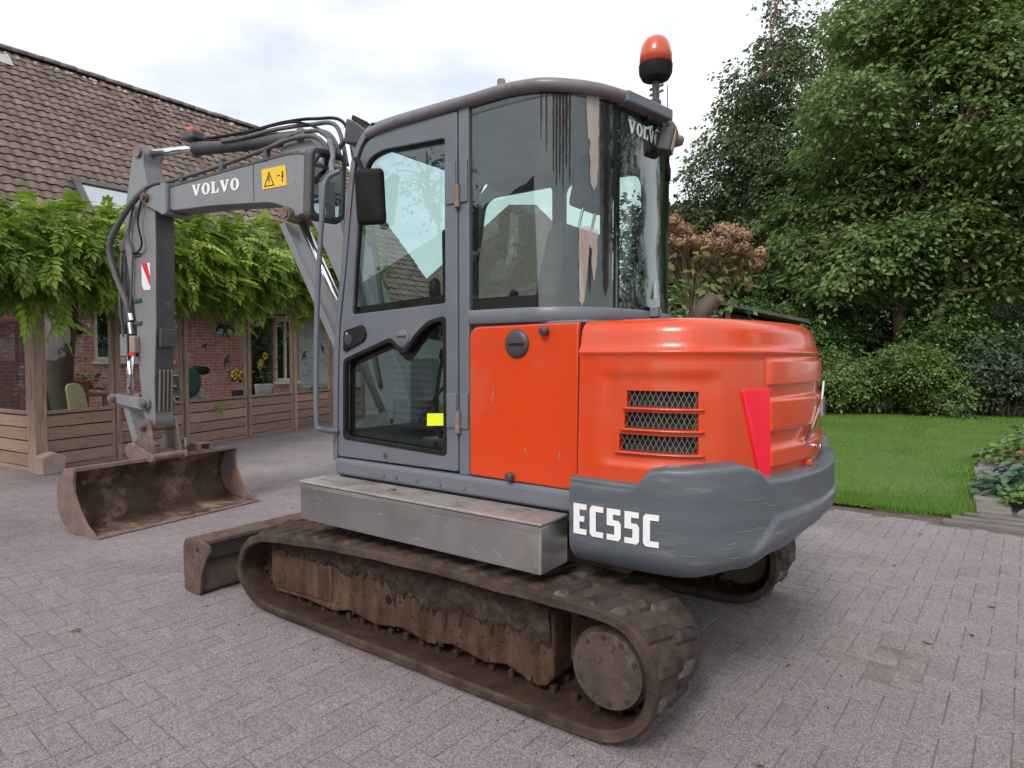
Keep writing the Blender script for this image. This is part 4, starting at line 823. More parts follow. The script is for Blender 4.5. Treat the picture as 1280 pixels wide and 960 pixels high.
# quick hitch
hitch_p = rnd_poly([(.30, .86), (.21, .86), (.14, .58), (.12, .50), (.18, .46), (.42, .46), (.55, .53), (.54, .62), (.40, .66)], .03, 3)
qh = None
for o in (.125, -.125):
    q_ = plate('quick_hitch', hitch_p, [], bside(o), .026, STEEL, ex, bevel=.004)
b = B(); b.cyl(bw(.155, -.16, .535), bw(.155, .15, .535), .035, n=18); b.obj('hitch_bar', RUSTE, ex, auto=40); b = B(); b.cyl(bw(.26, -.11, .81), bw(.26, .11, .81), .055, n=20); b.obj('hitch_boss', RUSTE, ex, auto=40); b = B(); b.box((.2, -.11, .50), (.5, .11, .58), BM); b.obj('hitch_body', RUSTE, ex, bevel=.008)
b = B(); b.tube([bw(.22, -.17, .62), bw(.18, -.19, .66), bw(.16, -.18, .60), bw(.18, -.19, .54)], .016, 8, 4); b.obj('hitch_hook', RUSTE, ex, smooth=True)
# bucket
BP = [(-.105, .004), (.08, .012), (.25, .03), (.36, .09), (.425, .20), (.43, .32), (.39, .42), (.33, .49), (.20, .515)]
bp = [Vector((p.x, p.y)) for p in crom([(a, c, 0) for a, c in BP], 5)]
b = B(); vs = []
for p in bp:
    for k in range(25): vs.append(bw(p.x + .004 * nz3(p.x, k * .3, p.y, 6), -.745 + 1.49 * k / 24, p.y + .004 * nz3(p.x, k * .3, p.y + 3, 6)))
b.add(vs, [(i * 25 + k, i * 25 + k + 1, (i + 1) * 25 + k + 1, (i + 1) * 25 + k) for i in range(len(bp) - 1) for k in range(24)])
bucket = b.obj('bucket', RUSTB, ex, smooth=True, solid=.022); bucket['label'] = 'wide rusty ditching bucket resting on the paving'
inner = [(.19, .50), (.205, .42), (.20, .33), (.13, .20), (.03, .09), (-.115, .012)]
sidep = [(-.115, .0), (.08, .0), (.25, .016), (.37, .08), (.44, .19), (.445, .33), (.405, .43), (.34, .505), (.19, .53)] + inner[:-1]
for o in (.752, -.752): plate('bucket_side', rnd_poly(sidep, .012, 2), [], bside(o), .022, RUSTE, bucket, bevel=.003)
b = B(); b.box((-.125, -.765, .0), (.03, .765, .016), BM); b.obj('cutting_edge', RUSTE, bucket, bevel=.004)
b = B(); b.prism([(.185, .50), (.19, .535), (.35, .515), (.35, .49)], lambda s, z: bw(s, -.76, z), lambda s, z: bw(s, .76, z)); b.obj('bucket_top_beam', RUSTE, bucket, bevel=.006)
for o in (.155, -.155):
    plate('bucket_ear', rnd_poly([(.10, .50), (.12, .57), (.2, .58), (.42, .66), (.52, .60), (.46, .50)], .03, 3), [], bside(o), .024, RUSTE, bucket, bevel=.004)
plate('bucket_fin', rnd_poly([(.17, .52), (.18, .60), (.30, .60), (.40, .5)], .02, 3), [], bside(-.33), .02, RUSTE, bucket); b = B(); b.prism([(.17, .53), (.19, .60), (.31, .60), (.33, .53)], lambda s, z: bw(s, -.47, z), lambda s, z: bw(s, -.455, z)); b.box((.19, -.46, .585), (.31, -.33, .6), BM); b.obj('bucket_step', RUSTE, bucket, bevel=.003)
# ================================================================== GROUND
def fast_mesh(name, V, F, m, parent=None, nper=4, smooth=False):
    """V (n,3) float array, F (k,nper) int array"""
    me = bpy.data.meshes.new(name); V = np.asarray(V, np.float32); F = np.asarray(F, np.int32)
    me.vertices.add(len(V)); me.vertices.foreach_set('co', V.ravel()); me.loops.add(F.size); me.loops.foreach_set('vertex_index', F.ravel())
    me.polygons.add(len(F)); me.polygons.foreach_set('loop_start', np.arange(0, F.size, nper, dtype=np.int32)); me.polygons.foreach_set('loop_total', np.full(len(F), nper, np.int32))
    me.update(calc_edges=True); me.materials.append(m)
    me.shade_smooth() if smooth else me.shade_flat()
    o = bpy.data.objects.new(name, me); return link(o, parent)
def proj_px(p):
    X = Vector(p) - CAM; a = X.dot(AX); u = X.dot(RT); dep = a * math.cos(PIT) - X.z * math.sin(PIT); up = a * math.sin(PIT) + X.z * math.cos(PIT)
    return (640 + 800 * u / dep, 480 - 800 * up / dep, dep) if dep > .1 else (-1e4, -1e4, dep)
def on_ground(px, py):
    u = (px - 640) / 800; v = (480 - py) / 800; dep = math.cos(PIT) + v * math.sin(PIT); up = -math.sin(PIT) + v * math.cos(PIT); t = -CAM.z / up
    p = CAM + (AX * dep + RT * u + Vector((0, 0, up))) * t; return p
EARTH = mat('earth', (.06, .045, .035), (.10, .075, .06), 3, rough=.95, bump=.5, bscale=20)
b = B(); b.grid(lambda u, v: (-400 + 800 * u, -400 + 800 * v, -.055), 8, 8); tag(b.obj('ground', mat('far_meadow', (.05, .07, .025), (.08, .09, .04), .3, rough=.95)), kind='structure')
SAND = mat('joint_sand', (.095, .083, .080), (.20, .178, .175), 9, rough=.95)
EDGE = -3.42
def paved(x, y): return not (x < 3.6 and y < EDGE + .06 * math.sin(x * 1.7)) and -9 < x < 11.45 and y < 6.5 and y > -9
b = B(); b.box((-9.2, EDGE - .05, -.05), (3.6, 6.7, -.0028)); b.box((3.6, -9.2, -.05), (11.47, 6.7, -.0028)); pav = b.obj('paving', SAND); tag(pav, kind='structure')
PAV = mat('concrete_paver', (.205, .180, .182), (.275, .247, .250), 1.1, rough=.92, c3=(.185, .150, .142), c3scale=.9, c3lo=.5, c3hi=.72, speck=((.52, .50, .51), (1.32, 1.30, 1.32), 200), bump=.6, bscale=240, island=.035)
PAV1 = mat('concrete_paver_single', (.226, .200, .203), (.252, .225, .228), 3, rough=.92, speck=((.52, .50, .51), (1.32, 1.30, 1.32), 200), bump=.6, bscale=240, rnd=.05)
PL, PW = .21, .105; ga = R(-3); ca_, sa_ = math.cos(ga), math.sin(ga)
bricks = []
for i in range(-110, 130):
    for j in range(-110, 90):
        m_ = (i - j) % 4
        if m_ == 0: cx_, cy_, rot = (i + 1) * PW, (j + .5) * PW, 0
        elif m_ == 2: cx_, cy_, rot = (i + .5) * PW, j * PW, 1
        else: continue
        x, y = cx_ * ca_ - cy_ * sa_, cx_ * sa_ + cy_ * ca_
        if not paved(x, y): continue
        px, py, dp = proj_px((x, y, 0)); bricks.append((x, y, rot, dp if -20 < px < 1300 and py < 980 and dp > .3 and not (-1.25 < x < 1.35 and -1 < y < 1.0) else 1e9))
stain_c = on_ground(1092, 828)
stained = [t for t in bricks if (Vector((t[0], t[1], 0)) - stain_c).length < .20 + .06 * math.sin(t[0] * 40)]
bricks = [t for t in bricks if t not in stained]
bricks.sort(key=lambda t: t[3])
# one paver: flat top with worn, slightly irregular edges
hl, hw, ch = PL / 2 - .0012, PW / 2 - .0012, .0026
def paver_v(jit):
    T = np.array([(-hl + ch, -hw + ch, 0), (hl - ch, -hw + ch, 0), (hl - ch, hw - ch, 0), (-hl + ch, hw - ch, 0), (-hl, -hw, -.006), (hl, -hw, -.006), (hl, hw, -.006), (-hl, hw, -.006)], np.float32)
    T[:4, :2] += rng.uniform(-jit, jit, (4, 2)); T[:4, 2] += rng.uniform(-.0008, .0008, 4); return T
PF = np.array([(0, 1, 2, 3), (0, 4, 5, 1), (1, 5, 6, 2), (2, 6, 7, 3), (3, 7, 4, 0)])
pms = []
for k in range(6):
    me = bpy.data.meshes.new('paver'); me.from_pydata([tuple(map(float, v)) for v in paver_v(.0012)], [], [tuple(map(int, f)) for f in PF]); me.materials.append(PAV1); pms.append(me)
for k, (x, y, rot, dp) in enumerate(bricks[:300 - len(stained)]):
    o = bpy.data.objects.new('paver', pms[k % 6]); col.objects.link(o); o.parent = pav; o.location = (x, y, random.uniform(-.001, .0012)); o.rotation_euler = (random.uniform(-.004, .004), random.uniform(-.004, .004), ga + rot * math.pi / 2 + (math.pi if k % 2 else 0) + random.uniform(-.006, .006))
PAVS = mat('oil_stained_paver', (.15, .128, .122), (.235, .208, .208), 9, rough=.8, speck=((.6, .58, .58), (1.25, 1.25, 1.25), 190), rnd=.15)
for k, (x, y, rot, dp) in enumerate(stained):
    me = pms[k % 6].copy(); me.materials.clear(); me.materials.append(PAVS); o = bpy.data.objects.new('paver', me); col.objects.link(o); o.parent = pav; o.location = (x, y, 0); o.rotation_euler = (0, 0, ga + rot * math.pi / 2)
rest = bricks[300 - len(stained):]; n = len(rest)
V = np.empty((n, 8, 3), np.float32)
for k, (x, y, rot, dp) in enumerate(rest):
    a = ga + rot * math.pi / 2 + random.uniform(-.006, .006); T = paver_v(.0012); c, s = math.cos(a), math.sin(a)
    V[k, :, 0] = x + T[:, 0] * c - T[:, 1] * s; V[k, :, 1] = y + T[:, 0] * s + T[:, 1] * c; V[k, :, 2] = T[:, 2] + random.uniform(-.0008, .0008) + T[:, 0] * random.uniform(-.003, .003)
F = (PF[None] + (np.arange(n) * 8)[:, None, None]).reshape(-1, 4)
tag(fast_mesh('paver_field', V.reshape(-1, 3), F, PAV, pav), kind='stuff')
# fallen leaves and crumbs of earth on the paving
LEAFD = mat('fallen_leaf', (.12, .065, .035), (.22, .13, .06), 5, rough=.8, island=.3)
SPOTS = [(985, 833), (950, 960), (1160, 805), (1118, 708), (1150, 668), (1240, 760), (95, 790), (375, 772), (1215, 795)]
leafm = []
for k in range(3):
    b = B(); b.grid(lambda u, v: ((u - .5) * .055, (v - .5) * .03 * math.sin(math.pi * (u * .9 + .06)), .004 + .012 * abs(v - .5) + .008 * math.sin(u * 4 + k)), 5, 2); o = b.obj('fallen_leaf', LEAFD, None, smooth=True); leafm.append(o)
for k, (px, py) in enumerate(SPOTS):
    p = on_ground(px, py)
    o = leafm[k] if k < 3 else leafm[k % 3].copy()
    if k >= 3: col.objects.link(o)
    o.location = (p.x, p.y, .003); o.rotation_euler = (0, 0, random.uniform(0, 6)); o.scale = (random.uniform(.45, .8),) * 3
    tag(o, 'small curled brown leaf lying on the paving', 'leaf', 'fallen leaves on the paving')

# ---------------------------------------------------------------- lawn, soil, border
SOIL = mat('bare_soil', (.07, .05, .04), (.135, .10, .085), 4, rough=.95, c3=(.17, .135, .12), c3scale=9, c3lo=.55, c3hi=.7, bump=.9, bscale=40)
b = B(); b.grid(lambda u, v: (-12 + 15.6 * u, EDGE - 21 * v + (.06 * math.sin((-12 + 15.6 * u) * 1.7) if v < .01 else 0) - .0, -.008 + .018 * nz3(u * 40, v * 50, 0)), 80, 90); tag(b.obj('garden_soil', SOIL, None, smooth=True), kind='structure')
def lawn_in(x, y):
    near = -3.74 + .10 * nz3(x, 0, 0, 1.3) + .06 * nz3(x, 5, 0, 6); right = -2.06 + .03 * nz3(y, 2, 0, 3) if y > -8.0 else -2.06 - (-8.0 - y) * .36 - .1
    far = -14.9 + .36 * x + .15 * nz3(x, 9, 0, .8)
    return near - y, x - right, y - far                      # all > 0 inside
GRASSC = mat('lawn_turf', (.045, .105, .012), (.07, .15, .018), 2.5, rough=.9, bump=.9, bscale=90, c3=(.11, .15, .04), c3scale=.9, c3lo=.42, c3hi=.66)
NX, NY = 110, 180; vs = []; ok = []
for j in range(NY + 1):
    for i in range(NX + 1):
        x = -6 + 9.5 * i / NX; y = -3.5 - 14.5 * j / NY; d_ = min(lawn_in(x, y)); vs.append((x, y, .012 + .02 * sst(0, .25, d_) + .012 * nz3(x, y, 0, 1.2))); ok.append(d_ > 0)
fs = [(j * (NX + 1) + i, j * (NX + 1) + i + 1, (j + 1) * (NX + 1) + i + 1, (j + 1) * (NX + 1) + i) for j in range(NY) for i in range(NX) if ok[j * (NX + 1) + i] and ok[j * (NX + 1) + i + 1] and ok[(j + 1) * (NX + 1) + i] and ok[(j + 1) * (NX + 1) + i + 1]]
tag(B().add(vs, fs).obj('lawn', GRASSC, None, smooth=True), kind='structure')
BLADE = mat('grass_blade', (.075, .20, .014), (.125, .27, .028), 1.2, rough=.6, island=.28, trans=.3, c3=(.17, .27, .05), c3scale=.9, c3lo=.45, c3hi=.7)
pts = []
while len(pts) < 85000:
    x = rng.uniform(-5.5, 2.6, 60000); q = rng.uniform(0, 1, 60000); y = -3.62 - 13 * q ** 1.7
    pr = [(a, c) for a, c in zip(x, y) if min(lawn_in(a, c)) > -.05 - .08 * (nz3(a, c, 0, 5))]
    pts += pr
pts = np.array(pts[:85000]); n = len(pts); ang = rng.uniform(0, 6.28, n); h = rng.uniform(.025, .06, n) * (1 + .5 * (pts[:, 1] > -4.2)); wd = rng.uniform(.002, .0045, n) * (1 + .12 * np.maximum(0, -pts[:, 1] - 4)); ln = rng.uniform(0, .035, n); la = rng.uniform(0, 6.28, n)
V = np.zeros((n, 3, 3), np.float32); V[:, 0, 0] = pts[:, 0] - np.cos(ang) * wd; V[:, 0, 1] = pts[:, 1] - np.sin(ang) * wd; V[:, 1, 0] = pts[:, 0] + np.cos(ang) * wd; V[:, 1, 1] = pts[:, 1] + np.sin(ang) * wd
V[:, :2, 2] = .012; V[:, 2, 0] = pts[:, 0] + np.cos(la) * ln; V[:, 2, 1] = pts[:, 1] + np.sin(la) * ln; V[:, 2, 2] = .02 + h
tag(fast_mesh('grass', V.reshape(-1, 3), np.arange(n * 3).reshape(-1, 3), BLADE, None, 3), 'short green lawn grass behind the excavator', 'grass', kind='stuff')
# timber edging beside the lawn
SLEEP = mat('grey_sleeper', (.10, .085, .08), (.20, .175, .17), 5, rough=.9, stretch=(1, 10, 10), bump=.5, bscale=25, rnd=.12)
SLEEP2 = mat('grey_slab', (.13, .115, .115), (.23, .205, .205), 5, rough=.9, bump=.5, bscale=30, rnd=.15, c3=(.12, .10, .09), c3scale=6, c3lo=.55, c3hi=.7)
for k, (x0, x1, y0, y1, a) in enumerate([(-4.3, -1.86, -3.56, -3.45, .02), (-4.4, -1.92, -3.72, -3.61, .03), (-4.3, -2.0, -3.87, -3.77, .01)]):
    b = B(); b.box((-(x1 - x0) / 2, -(y1 - y0) / 2, -.03), ((x1 - x0) / 2, (y1 - y0) / 2, .03)); o = b.obj('timber_sleeper', SLEEP, None, bevel=.008); o.location = ((x0 + x1) / 2, (y0 + y1) / 2, .01 + .006 * k); o.rotation_euler = (0, 0, a)
    tag(o, ['long grey timber sleeper laid along the paving edge', 'grey timber sleeper between two others at the bed end', 'grey timber sleeper touching the stepping boards'][k], 'timber', 'sleepers edging the bed')
for k in range(6):
    y0 = -4.05 - k * .58; b = B(); b.box((-.13, -.27, -.02), (.13, .27, .02)); o = b.obj('stepping_board', SLEEP2, None, bevel=.006); o.location = (-2.22 + .02 * math.sin(k * 2), y0 - .27, .02); o.rotation_euler = (random.uniform(-.02, .02), random.uniform(-.02, .02), random.uniform(-.04, .04))
    tag(o, ['weathered board laid flat nearest the timber sleepers', 'second flat board counted from the timber sleepers', 'third flat board counted from the timber sleepers', 'fourth flat board counted from the timber sleepers', 'last but one flat board before the lawn widens', 'last flat board where the lawn widens'][k], 'board', 'boards along the flower bed')
# rough boulders in the bed
STONE = mat('boulder', (.16, .15, .15), (.30, .28, .28), 6, rough=.9, bump=.6, bscale=20)
for k, (x, y, r_) in enumerate([(-2.52, -4.06, .13), (-2.75, -4.25, .09), (-2.95, -4.0, .12)]):
    bm = bmesh.new(); bmesh.ops.create_icosphere(bm, subdivisions=3, radius=r_)
    for v in bm.verts: v.co += v.co.normalized() * r_ * .45 * nz3(v.co.x + k, v.co.y, v.co.z, 7); v.co.z *= .65
    me = bpy.data.meshes.new('stone'); bm.to_mesh(me); bm.free(); me.materials.append(STONE); me.shade_smooth(); o = bpy.data.objects.new('stone', me); link(o); o.location = (x, y, .05)
    tag(o, ['large grey rough stone at the corner of the flower bed', 'small grey rough stone behind the larger ones', 'grey rough stone deeper in the flower bed'][k], 'stone', 'stones in the flower bed')

# ================================================================== HOUSE
def brick_mat(name, c1, c2, mortar, axis, white=.0):
    m = bpy.data.materials.new(name); m.use_nodes = True; t = m.node_tree; N = t.nodes; K = t.links.new; p = N['Principled BSDF']; p.inputs['Roughness'].default_value = .9
    tcn = N.new('ShaderNodeTexCoord'); sp = N.new('ShaderNodeSeparateXYZ'); cb = N.new('ShaderNodeCombineXYZ'); K(tcn.outputs['Object'], sp.inputs[0]); K(sp.outputs[axis], cb.inputs[0]); K(sp.outputs[2], cb.inputs[1])
    br_ = N.new('ShaderNodeTexBrick'); br_.inputs['Scale'].default_value = 1; br_.inputs['Brick Width'].default_value = .22; br_.inputs['Row Height'].default_value = .066; br_.inputs['Mortar Size'].default_value = .006; br_.inputs['Mortar Smooth'].default_value = .3
    br_.inputs['Color1'].default_value = (*c1, 1); br_.inputs['Color2'].default_value = (*c2, 1); br_.inputs['Mortar'].default_value = (*mortar, 1); K(cb.outputs[0], br_.inputs['Vector'])
    nz = N.new('ShaderNodeTexNoise'); nz.inputs['Scale'].default_value = 5; nz.inputs['Detail'].default_value = 9; nz.inputs['Roughness'].default_value = .75; K(tcn.outputs['Object'], nz.inputs['Vector'])
    mr = N.new('ShaderNodeMapRange'); mr.inputs[1].default_value = .5; mr.inputs[2].default_value = .62; mr.inputs[4].default_value = white; K(nz.outputs['Fac'], mr.inputs[0])
    mxn = N.new('ShaderNodeMixRGB'); K(mr.outputs[0], mxn.inputs[0]); K(br_.outputs['Color'], mxn.inputs[1]); mxn.inputs[2].default_value = (.48, .42, .42, 1); K(mxn.outputs[0], p.inputs['Base Color'])
    bu = N.new('ShaderNodeBump'); bu.inputs['Distance'].default_value = .01; bu.inputs['Strength'].default_value = .8; bu.invert = True; K(br_.outputs['Fac'], bu.inputs['Height']); K(bu.outputs[0], p.inputs['Normal']); return m
BRICK = brick_mat('old_red_brick', (.50, .17, .135), (.34, .115, .10), (.52, .45, .43), 1, .8)
PLAST = mat('grey_plaster', (.36, .38, .40), (.46, .48, .50), 2, rough=.85, bump=.2, c3=(.2, .21, .22), c3scale=2.5, c3lo=.5, c3hi=.7, stretch=(1, 1, 4))
CREAM = mat('cream_paint', (.62, .57, .48), (.70, .66, .58), 4, rough=.6)
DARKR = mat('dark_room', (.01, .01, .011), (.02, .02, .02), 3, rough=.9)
TILE = mat('old_clay_tile', (.10, .070, .058), (.17, .124, .102), 2.2, rough=.85, rnd=.22, c3=(.20, .165, .11), c3scale=3, c3lo=.54, c3hi=.72, bump=.3, bscale=40)
TILEF = mat('old_clay_tile_field', (.10, .070, .058), (.17, .124, .102), 2.2, rough=.85, island=.22, c3=(.20, .165, .11), c3scale=1.3, c3lo=.50, c3hi=.72, bump=.3, bscale=40)
house = thing('house', 'old brick house with a steep brown pantile roof behind the veranda', 'house', (11.5, -4, 0))
HX = 11.5
def hpart(o): o.location = Vector(o.location) - Vector(house.location); return o
# wall plate in the (y, z) plane with real openings
def wall_m(x): return Matrix(((0, 0, 1, x), (1, 0, 0, 0), (0, 1, 0, 0), (0, 0, 0, 1)))
W1 = [(-3.62, 1.36), (-2.18, 1.36), (-2.18, 2.42), (-3.62, 2.42)]; D2 = [(-6.0, .05), (-5.40, .05), (-5.40, 2.36), (-6.0, 2.36)]; W2 = [(-6.66, .85), (-6.06, .85), (-6.06, 2.36), (-6.66, 2.36)]; D0 = [(-1.08, .05), (.0, .05), (.0, 2.05), (-1.08, 2.05)]
wl_ = plate('wall', [(-6.72, -.04), (4.5, -.04), (4.5, 2.75), (-6.72, 2.75)], [W1, D2, W2, D0], wall_m(HX + .11), .22, BRICK, house, smooth=False); hpart(wl_)
wl2 = plate('plaster_wall', [(-12.2, -.04), (-6.72, -.04), (-6.72, 2.75), (-12.2, 2.75)], [], wall_m(HX + .12), .2, PLAST, house, smooth=False); hpart(wl2)
for nm, hole, fm in (('window', W1, CREAM), ('door', D2, DARKP), ('window', W2, CREAM), ('door', D0, DARKP)):
    y0, z0 = hole[0]; y1, z1 = hole[2]; b = B(); fwid = .07
    for (a0, a1, c0, c1) in ((y0, y0 + fwid, z0, z1), (y1 - fwid, y1, z0, z1), (y0 + fwid, y1 - fwid, z0, z0 + fwid), (y0 + fwid, y1 - fwid, z1 - fwid, z1)): b.box((HX + .03, a0, c0), (HX + .10, a1, c1))
    if nm == 'window': ym = (y0 + y1) / 2; b.box((HX + .035, ym - .03, z0 + fwid), (HX + .095, ym + .03, z1 - fwid))
    o = hpart(b.obj(nm, fm, house, bevel=.006))
    b = B(); b.box((HX + .06, y0 + fwid, z0 + fwid), (HX + .066, y1 - fwid, z1 - fwid)); b.obj('pane', HGLAS, o)
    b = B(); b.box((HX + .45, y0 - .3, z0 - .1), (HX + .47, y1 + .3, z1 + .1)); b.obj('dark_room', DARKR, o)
    if nm == 'window': b = B(); b.box((HX - .06, y0 - .05, z0 - .07), (HX + .1, y1 + .05, z0 - .002)); b.obj('sill', CREAM, o, bevel=.006)
b = B(); b.box((HX - .03, -6.70, 2.365), (HX - .001, -5.35, 2.52)); hpart(b.obj('lintel_board', CREAM, house, bevel=.006))
b = B(); b.box((HX + .22, -12.1, 0), (HX + 9, -11.9, 2.75)); b.prism([(HX + .1, 2.75), (HX + 10.2, 2.75), (16.74, 8.55)], lambda x, z: (x, -12.1, z), lambda x, z: (x, -11.9, z)); hpart(b.obj('gable_wall', BRICK, house))
# roof: sarking slab and clay pantiles
EX, EZ, RX, RZ = 11.15, 2.55, 16.74, 8.68; slope = Vector((RX - EX, 0, RZ - EZ)); SL = slope.length; sdv = slope.normalized(); snv = Vector((-sdv.z, 0, sdv.x))
b = B(); b.prism([(EX, EZ - .16), (EX, EZ - .04), (RX, RZ - .04), (RX + 5.6, EZ - .04), (RX + 5.6, EZ - .16), (RX, RZ - .2)], lambda x, z: (x, 5.0, z), lambda x, z: (x, -12.3, z)); roofh = hpart(b.obj('roof', mat('roof_underlay', (.05, .035, .03), (.07, .05, .045), 4, rough=.9), house))
TWd, TEx = .205, .25
def tile_arr(nu=7):
    vs = []; th_ = .016
    for lay in (0, 1):
        for v in (0, 1):
            for k in range(nu + 1):
                u = k / nu; hgt = .030 * (math.sin((u - .12) * math.tau) * .5 + .5) ** 1.1 * (1.0); drop = .012 * math.sin(math.pi * u) ** 2 if v == 0 else 0
                vs.append(((u - .5) * (TWd + .012), v * (TEx + .06) - drop * 1.6, hgt + (.040 if v == 0 else .006) - lay * th_))
    w_ = nu + 1; fs = []
    for k in range(nu): fs += [(k, k + 1, w_ + k + 1, w_ + k), (k, 2 * w_ + k, 2 * w_ + k + 1, k + 1)]
    fs += [(0, w_, 3 * w_, 2 * w_), (nu, 2 * w_ + nu, 3 * w_ + nu, w_ + nu)]
    return np.array(vs, np.float32), np.array(fs)
TV, TF = tile_arr()
tiles = []
for r_ in range(int(SL / TEx)):
    for c_ in range(84):
        y = 4.9 - c_ * TWd; p = Vector((EX, y, EZ)) + sdv * (r_ * TEx - .03); tiles.append((p, proj_px(p)))
vis = [t for t in tiles if 0 < t[1][0] < 350 and 60 < t[1][1] < 262 and not (165 < t[1][0] < 215 and t[1][1] > 230)]
vis.sort(key=lambda t: t[1][2]); vis = vis[:300]; vs_ = set(id(t) for t in vis)
Mt = Matrix(((0, sdv.x, snv.x, 0), (-1, 0, 0, 0), (0, sdv.z, snv.z, 0), (0, 0, 0, 1)))
me = bpy.data.meshes.new('roof_tile'); me.from_pydata([tuple(map(float, v)) for v in TV], [], [tuple(map(int, f)) for f in TF]); me.materials.append(TILE); me.shade_smooth(); me.set_sharp_from_angle(angle=R(50))
for p, q in vis:
    o = bpy.data.objects.new('roof_tile', me); col.objects.link(o); o.parent = roofh
    o.matrix_local = Matrix.Translation(p + Vector((0, random.uniform(-.008, .008), random.uniform(-.004, .01)))) @ Mt @ Matrix.Rotation(random.uniform(-.035, .035), 4, 'Z')
rest = [t[0] for t in tiles if id(t) not in vs_]; n = len(rest); M3 = np.array(Mt.to_3x3(), np.float32)
base = TV @ M3.T; P_ = np.array([tuple(p) for p in rest], np.float32) + rng.normal(0, .006, (n, 3)).astype(np.float32)
tilt = rng.uniform(-.02, .02, (n, 1, 1)).astype(np.float32)
V = base[None] + P_[:, None] + tilt * np.stack([np.zeros_like(base[:, 1]), np.zeros_like(base[:, 1]), base[:, 1] * 5], 1)[None]
F = (TF[None] + (np.arange(n) * len(TV))[:, None, None]).reshape(-1, 4)
tf = fast_mesh('tile_field', V.reshape(-1, 3), F, TILEF, roofh); tag(tf, kind='stuff')
RIDGE = mat('ridge_tile_clay', (.115, .085, .078), (.19, .15, .14), 5, rough=.9, rnd=.2, bump=.4)
b = B(); b.add([(math.cos(a) * .13, yy, math.sin(a) * .13) for yy in (0, .36) for a in [math.pi * k / 8 for k in range(9)]], [(k, k + 1, 10 + k, 9 + k) for k in range(8)]); rt0 = b.obj('ridge_tile', RIDGE, roofh, smooth=True, solid=.018)
for k in range(50):
    o = rt0 if k == 0 else rt0.copy()
    if k: col.objects.link(o)
    o.location = Vector((RX, 4.6 - k * .34, RZ + .01 + random.uniform(-.015, .012))); o.rotation_euler = (random.uniform(-.02, .02), 0, random.uniform(-.03, .03))
MORT = mat('lime_mortar', (.36, .32, .31), (.46, .42, .42), 9, rough=.95, bump=.5)
b = B()
for k in range(70):
    y = random.uniform(-11.5, .5); p = Vector((RX, y, RZ)) - sdv * random.uniform(.12, .32) + snv * .045; s_ = random.uniform(.03, .06)
    b.lathe(p, snv, [(0, s_), (.012, s_ * .8), (.02, s_ * .2)], 6)
b.obj('mortar_patches', MORT, roofh)['kind'] = 'stuff'
b = B(); M_ = Matrix.Translation(Vector((EX, -2.33, EZ)) + sdv * (SL - .85) + snv * .06) @ Mt; b.box((-.42, .1, 0), (.12, .5, .025), M_); b.obj('lead_patch', mat('lead_sheet', (.32, .32, .34), (.38, .38, .4), 6, rough=.5), roofh, bevel=.006)
# skylight
sk0 = Vector((EX, -3.22, EZ)) + sdv * 2.46 + snv * .05; M_ = Matrix.Translation(sk0) @ Mt
b = B()
for lo, hi in (((-.66, .0, 0), (.66, .12, .09)), ((-.66, .88, 0), (.66, 1.04, .09)), ((-.66, .12, 0), (-.52, .88, .09)), ((.52, .12, 0), (.66, .88, .09))): b.box(lo, hi, M_)
sky_ = b.obj('skylight', mat('skylight_metal', (.07, .06, .06), (.10, .09, .09), 6, rough=.4, metal=.3), roofh, bevel=.01)
GUT = mat('zinc_gutter', (.22, .23, .24), (.3, .31, .32), 5, rough=.5, metal=.5)
b = B(); b.add([(EX - .06 + math.cos(a) * .07, yy, EZ - .06 + math.sin(a) * .07) for yy in (5, -12.3) for a in [math.pi + math.pi * k / 8 for k in range(9)]], [(k, k + 1, 10 + k, 9 + k) for k in range(8)]); hpart(b.obj('gutter', GUT, house, smooth=True, solid=.004))
b = B(); b.box((-.54, .08, .04), (.54, .92, .055), M_); b.obj('skylight_pane', mat('skylight_sky_sheen', (.42, .46, .50), rough=.08, metal=.8, flat=True), roofh)  # pale metallic colour stands in for the sky mirrored in the pane
# pane and tiles were built in world space: bring every roof child into the roof's frame
inv = Matrix.Translation(-Vector(house.location))
for o in [roofh]:
    pass
# lantern and the oval plaque on the wall
b = B(); b.box((HX - .03, -1.86, 1.86), (HX - .002, -1.80, 2.3)); b.tube([(HX - .02, -1.83, 2.28), (HX - .14, -1.83, 2.24), (HX - .2, -1.83, 2.1)], .012, 7, 4); b.box((HX - .2, -1.9, 2.04), (HX - .01, -1.76, 2.055)); wlt = b.obj('wall_lantern', BLACK); tag(wlt, 'black iron lantern hanging on the brick wall', 'lantern')
b = B(); b.lathe((HX - .2, -1.83, 1.84), (0, 0, 1), [(0, .05), (.02, .085), (.14, .095), (.2, .07), (.25, .02)], 12); b.obj('lantern_body', BLACK, wlt, smooth=True)
ovm = Matrix(((0, 0, -1, HX - .02), (-1, 0, 0, -4.78), (0, 1, 0, 2.04), (0, 0, 0, 1)))
ov = plate('oval_plaque', ell(0, 0, .27, .12), [], ovm, .03, mat('plaque_white', (.5, .49, .46), (.42, .4, .38), 8, rough=.6), None, bevel=.006); tag(ov, 'white oval plaque with a dark bird on the brick wall', 'plaque')
BIRD = [(0, .10), (.025, .06), (.12, .04), (.20, -.06), (.10, -.015), (.03, -.02), (.055, -.15), (0, -.07), (-.055, -.15), (-.03, -.02), (-.10, -.015), (-.20, -.06), (-.12, .04), (-.025, .06)]
plate('plaque_bird', [(p[0] * 1.3, p[1] * 1.5 + .04) for p in BIRD], [], ovm @ Matrix.Translation((0, 0, .02)), .01, INK, ov, smooth=False)
for dx in (-.19, .19): plate('plaque_dot', ell(dx, -.02, .035, .035, 12), [], ovm @ Matrix.Translation((0, 0, .018)), .008, INK, ov)
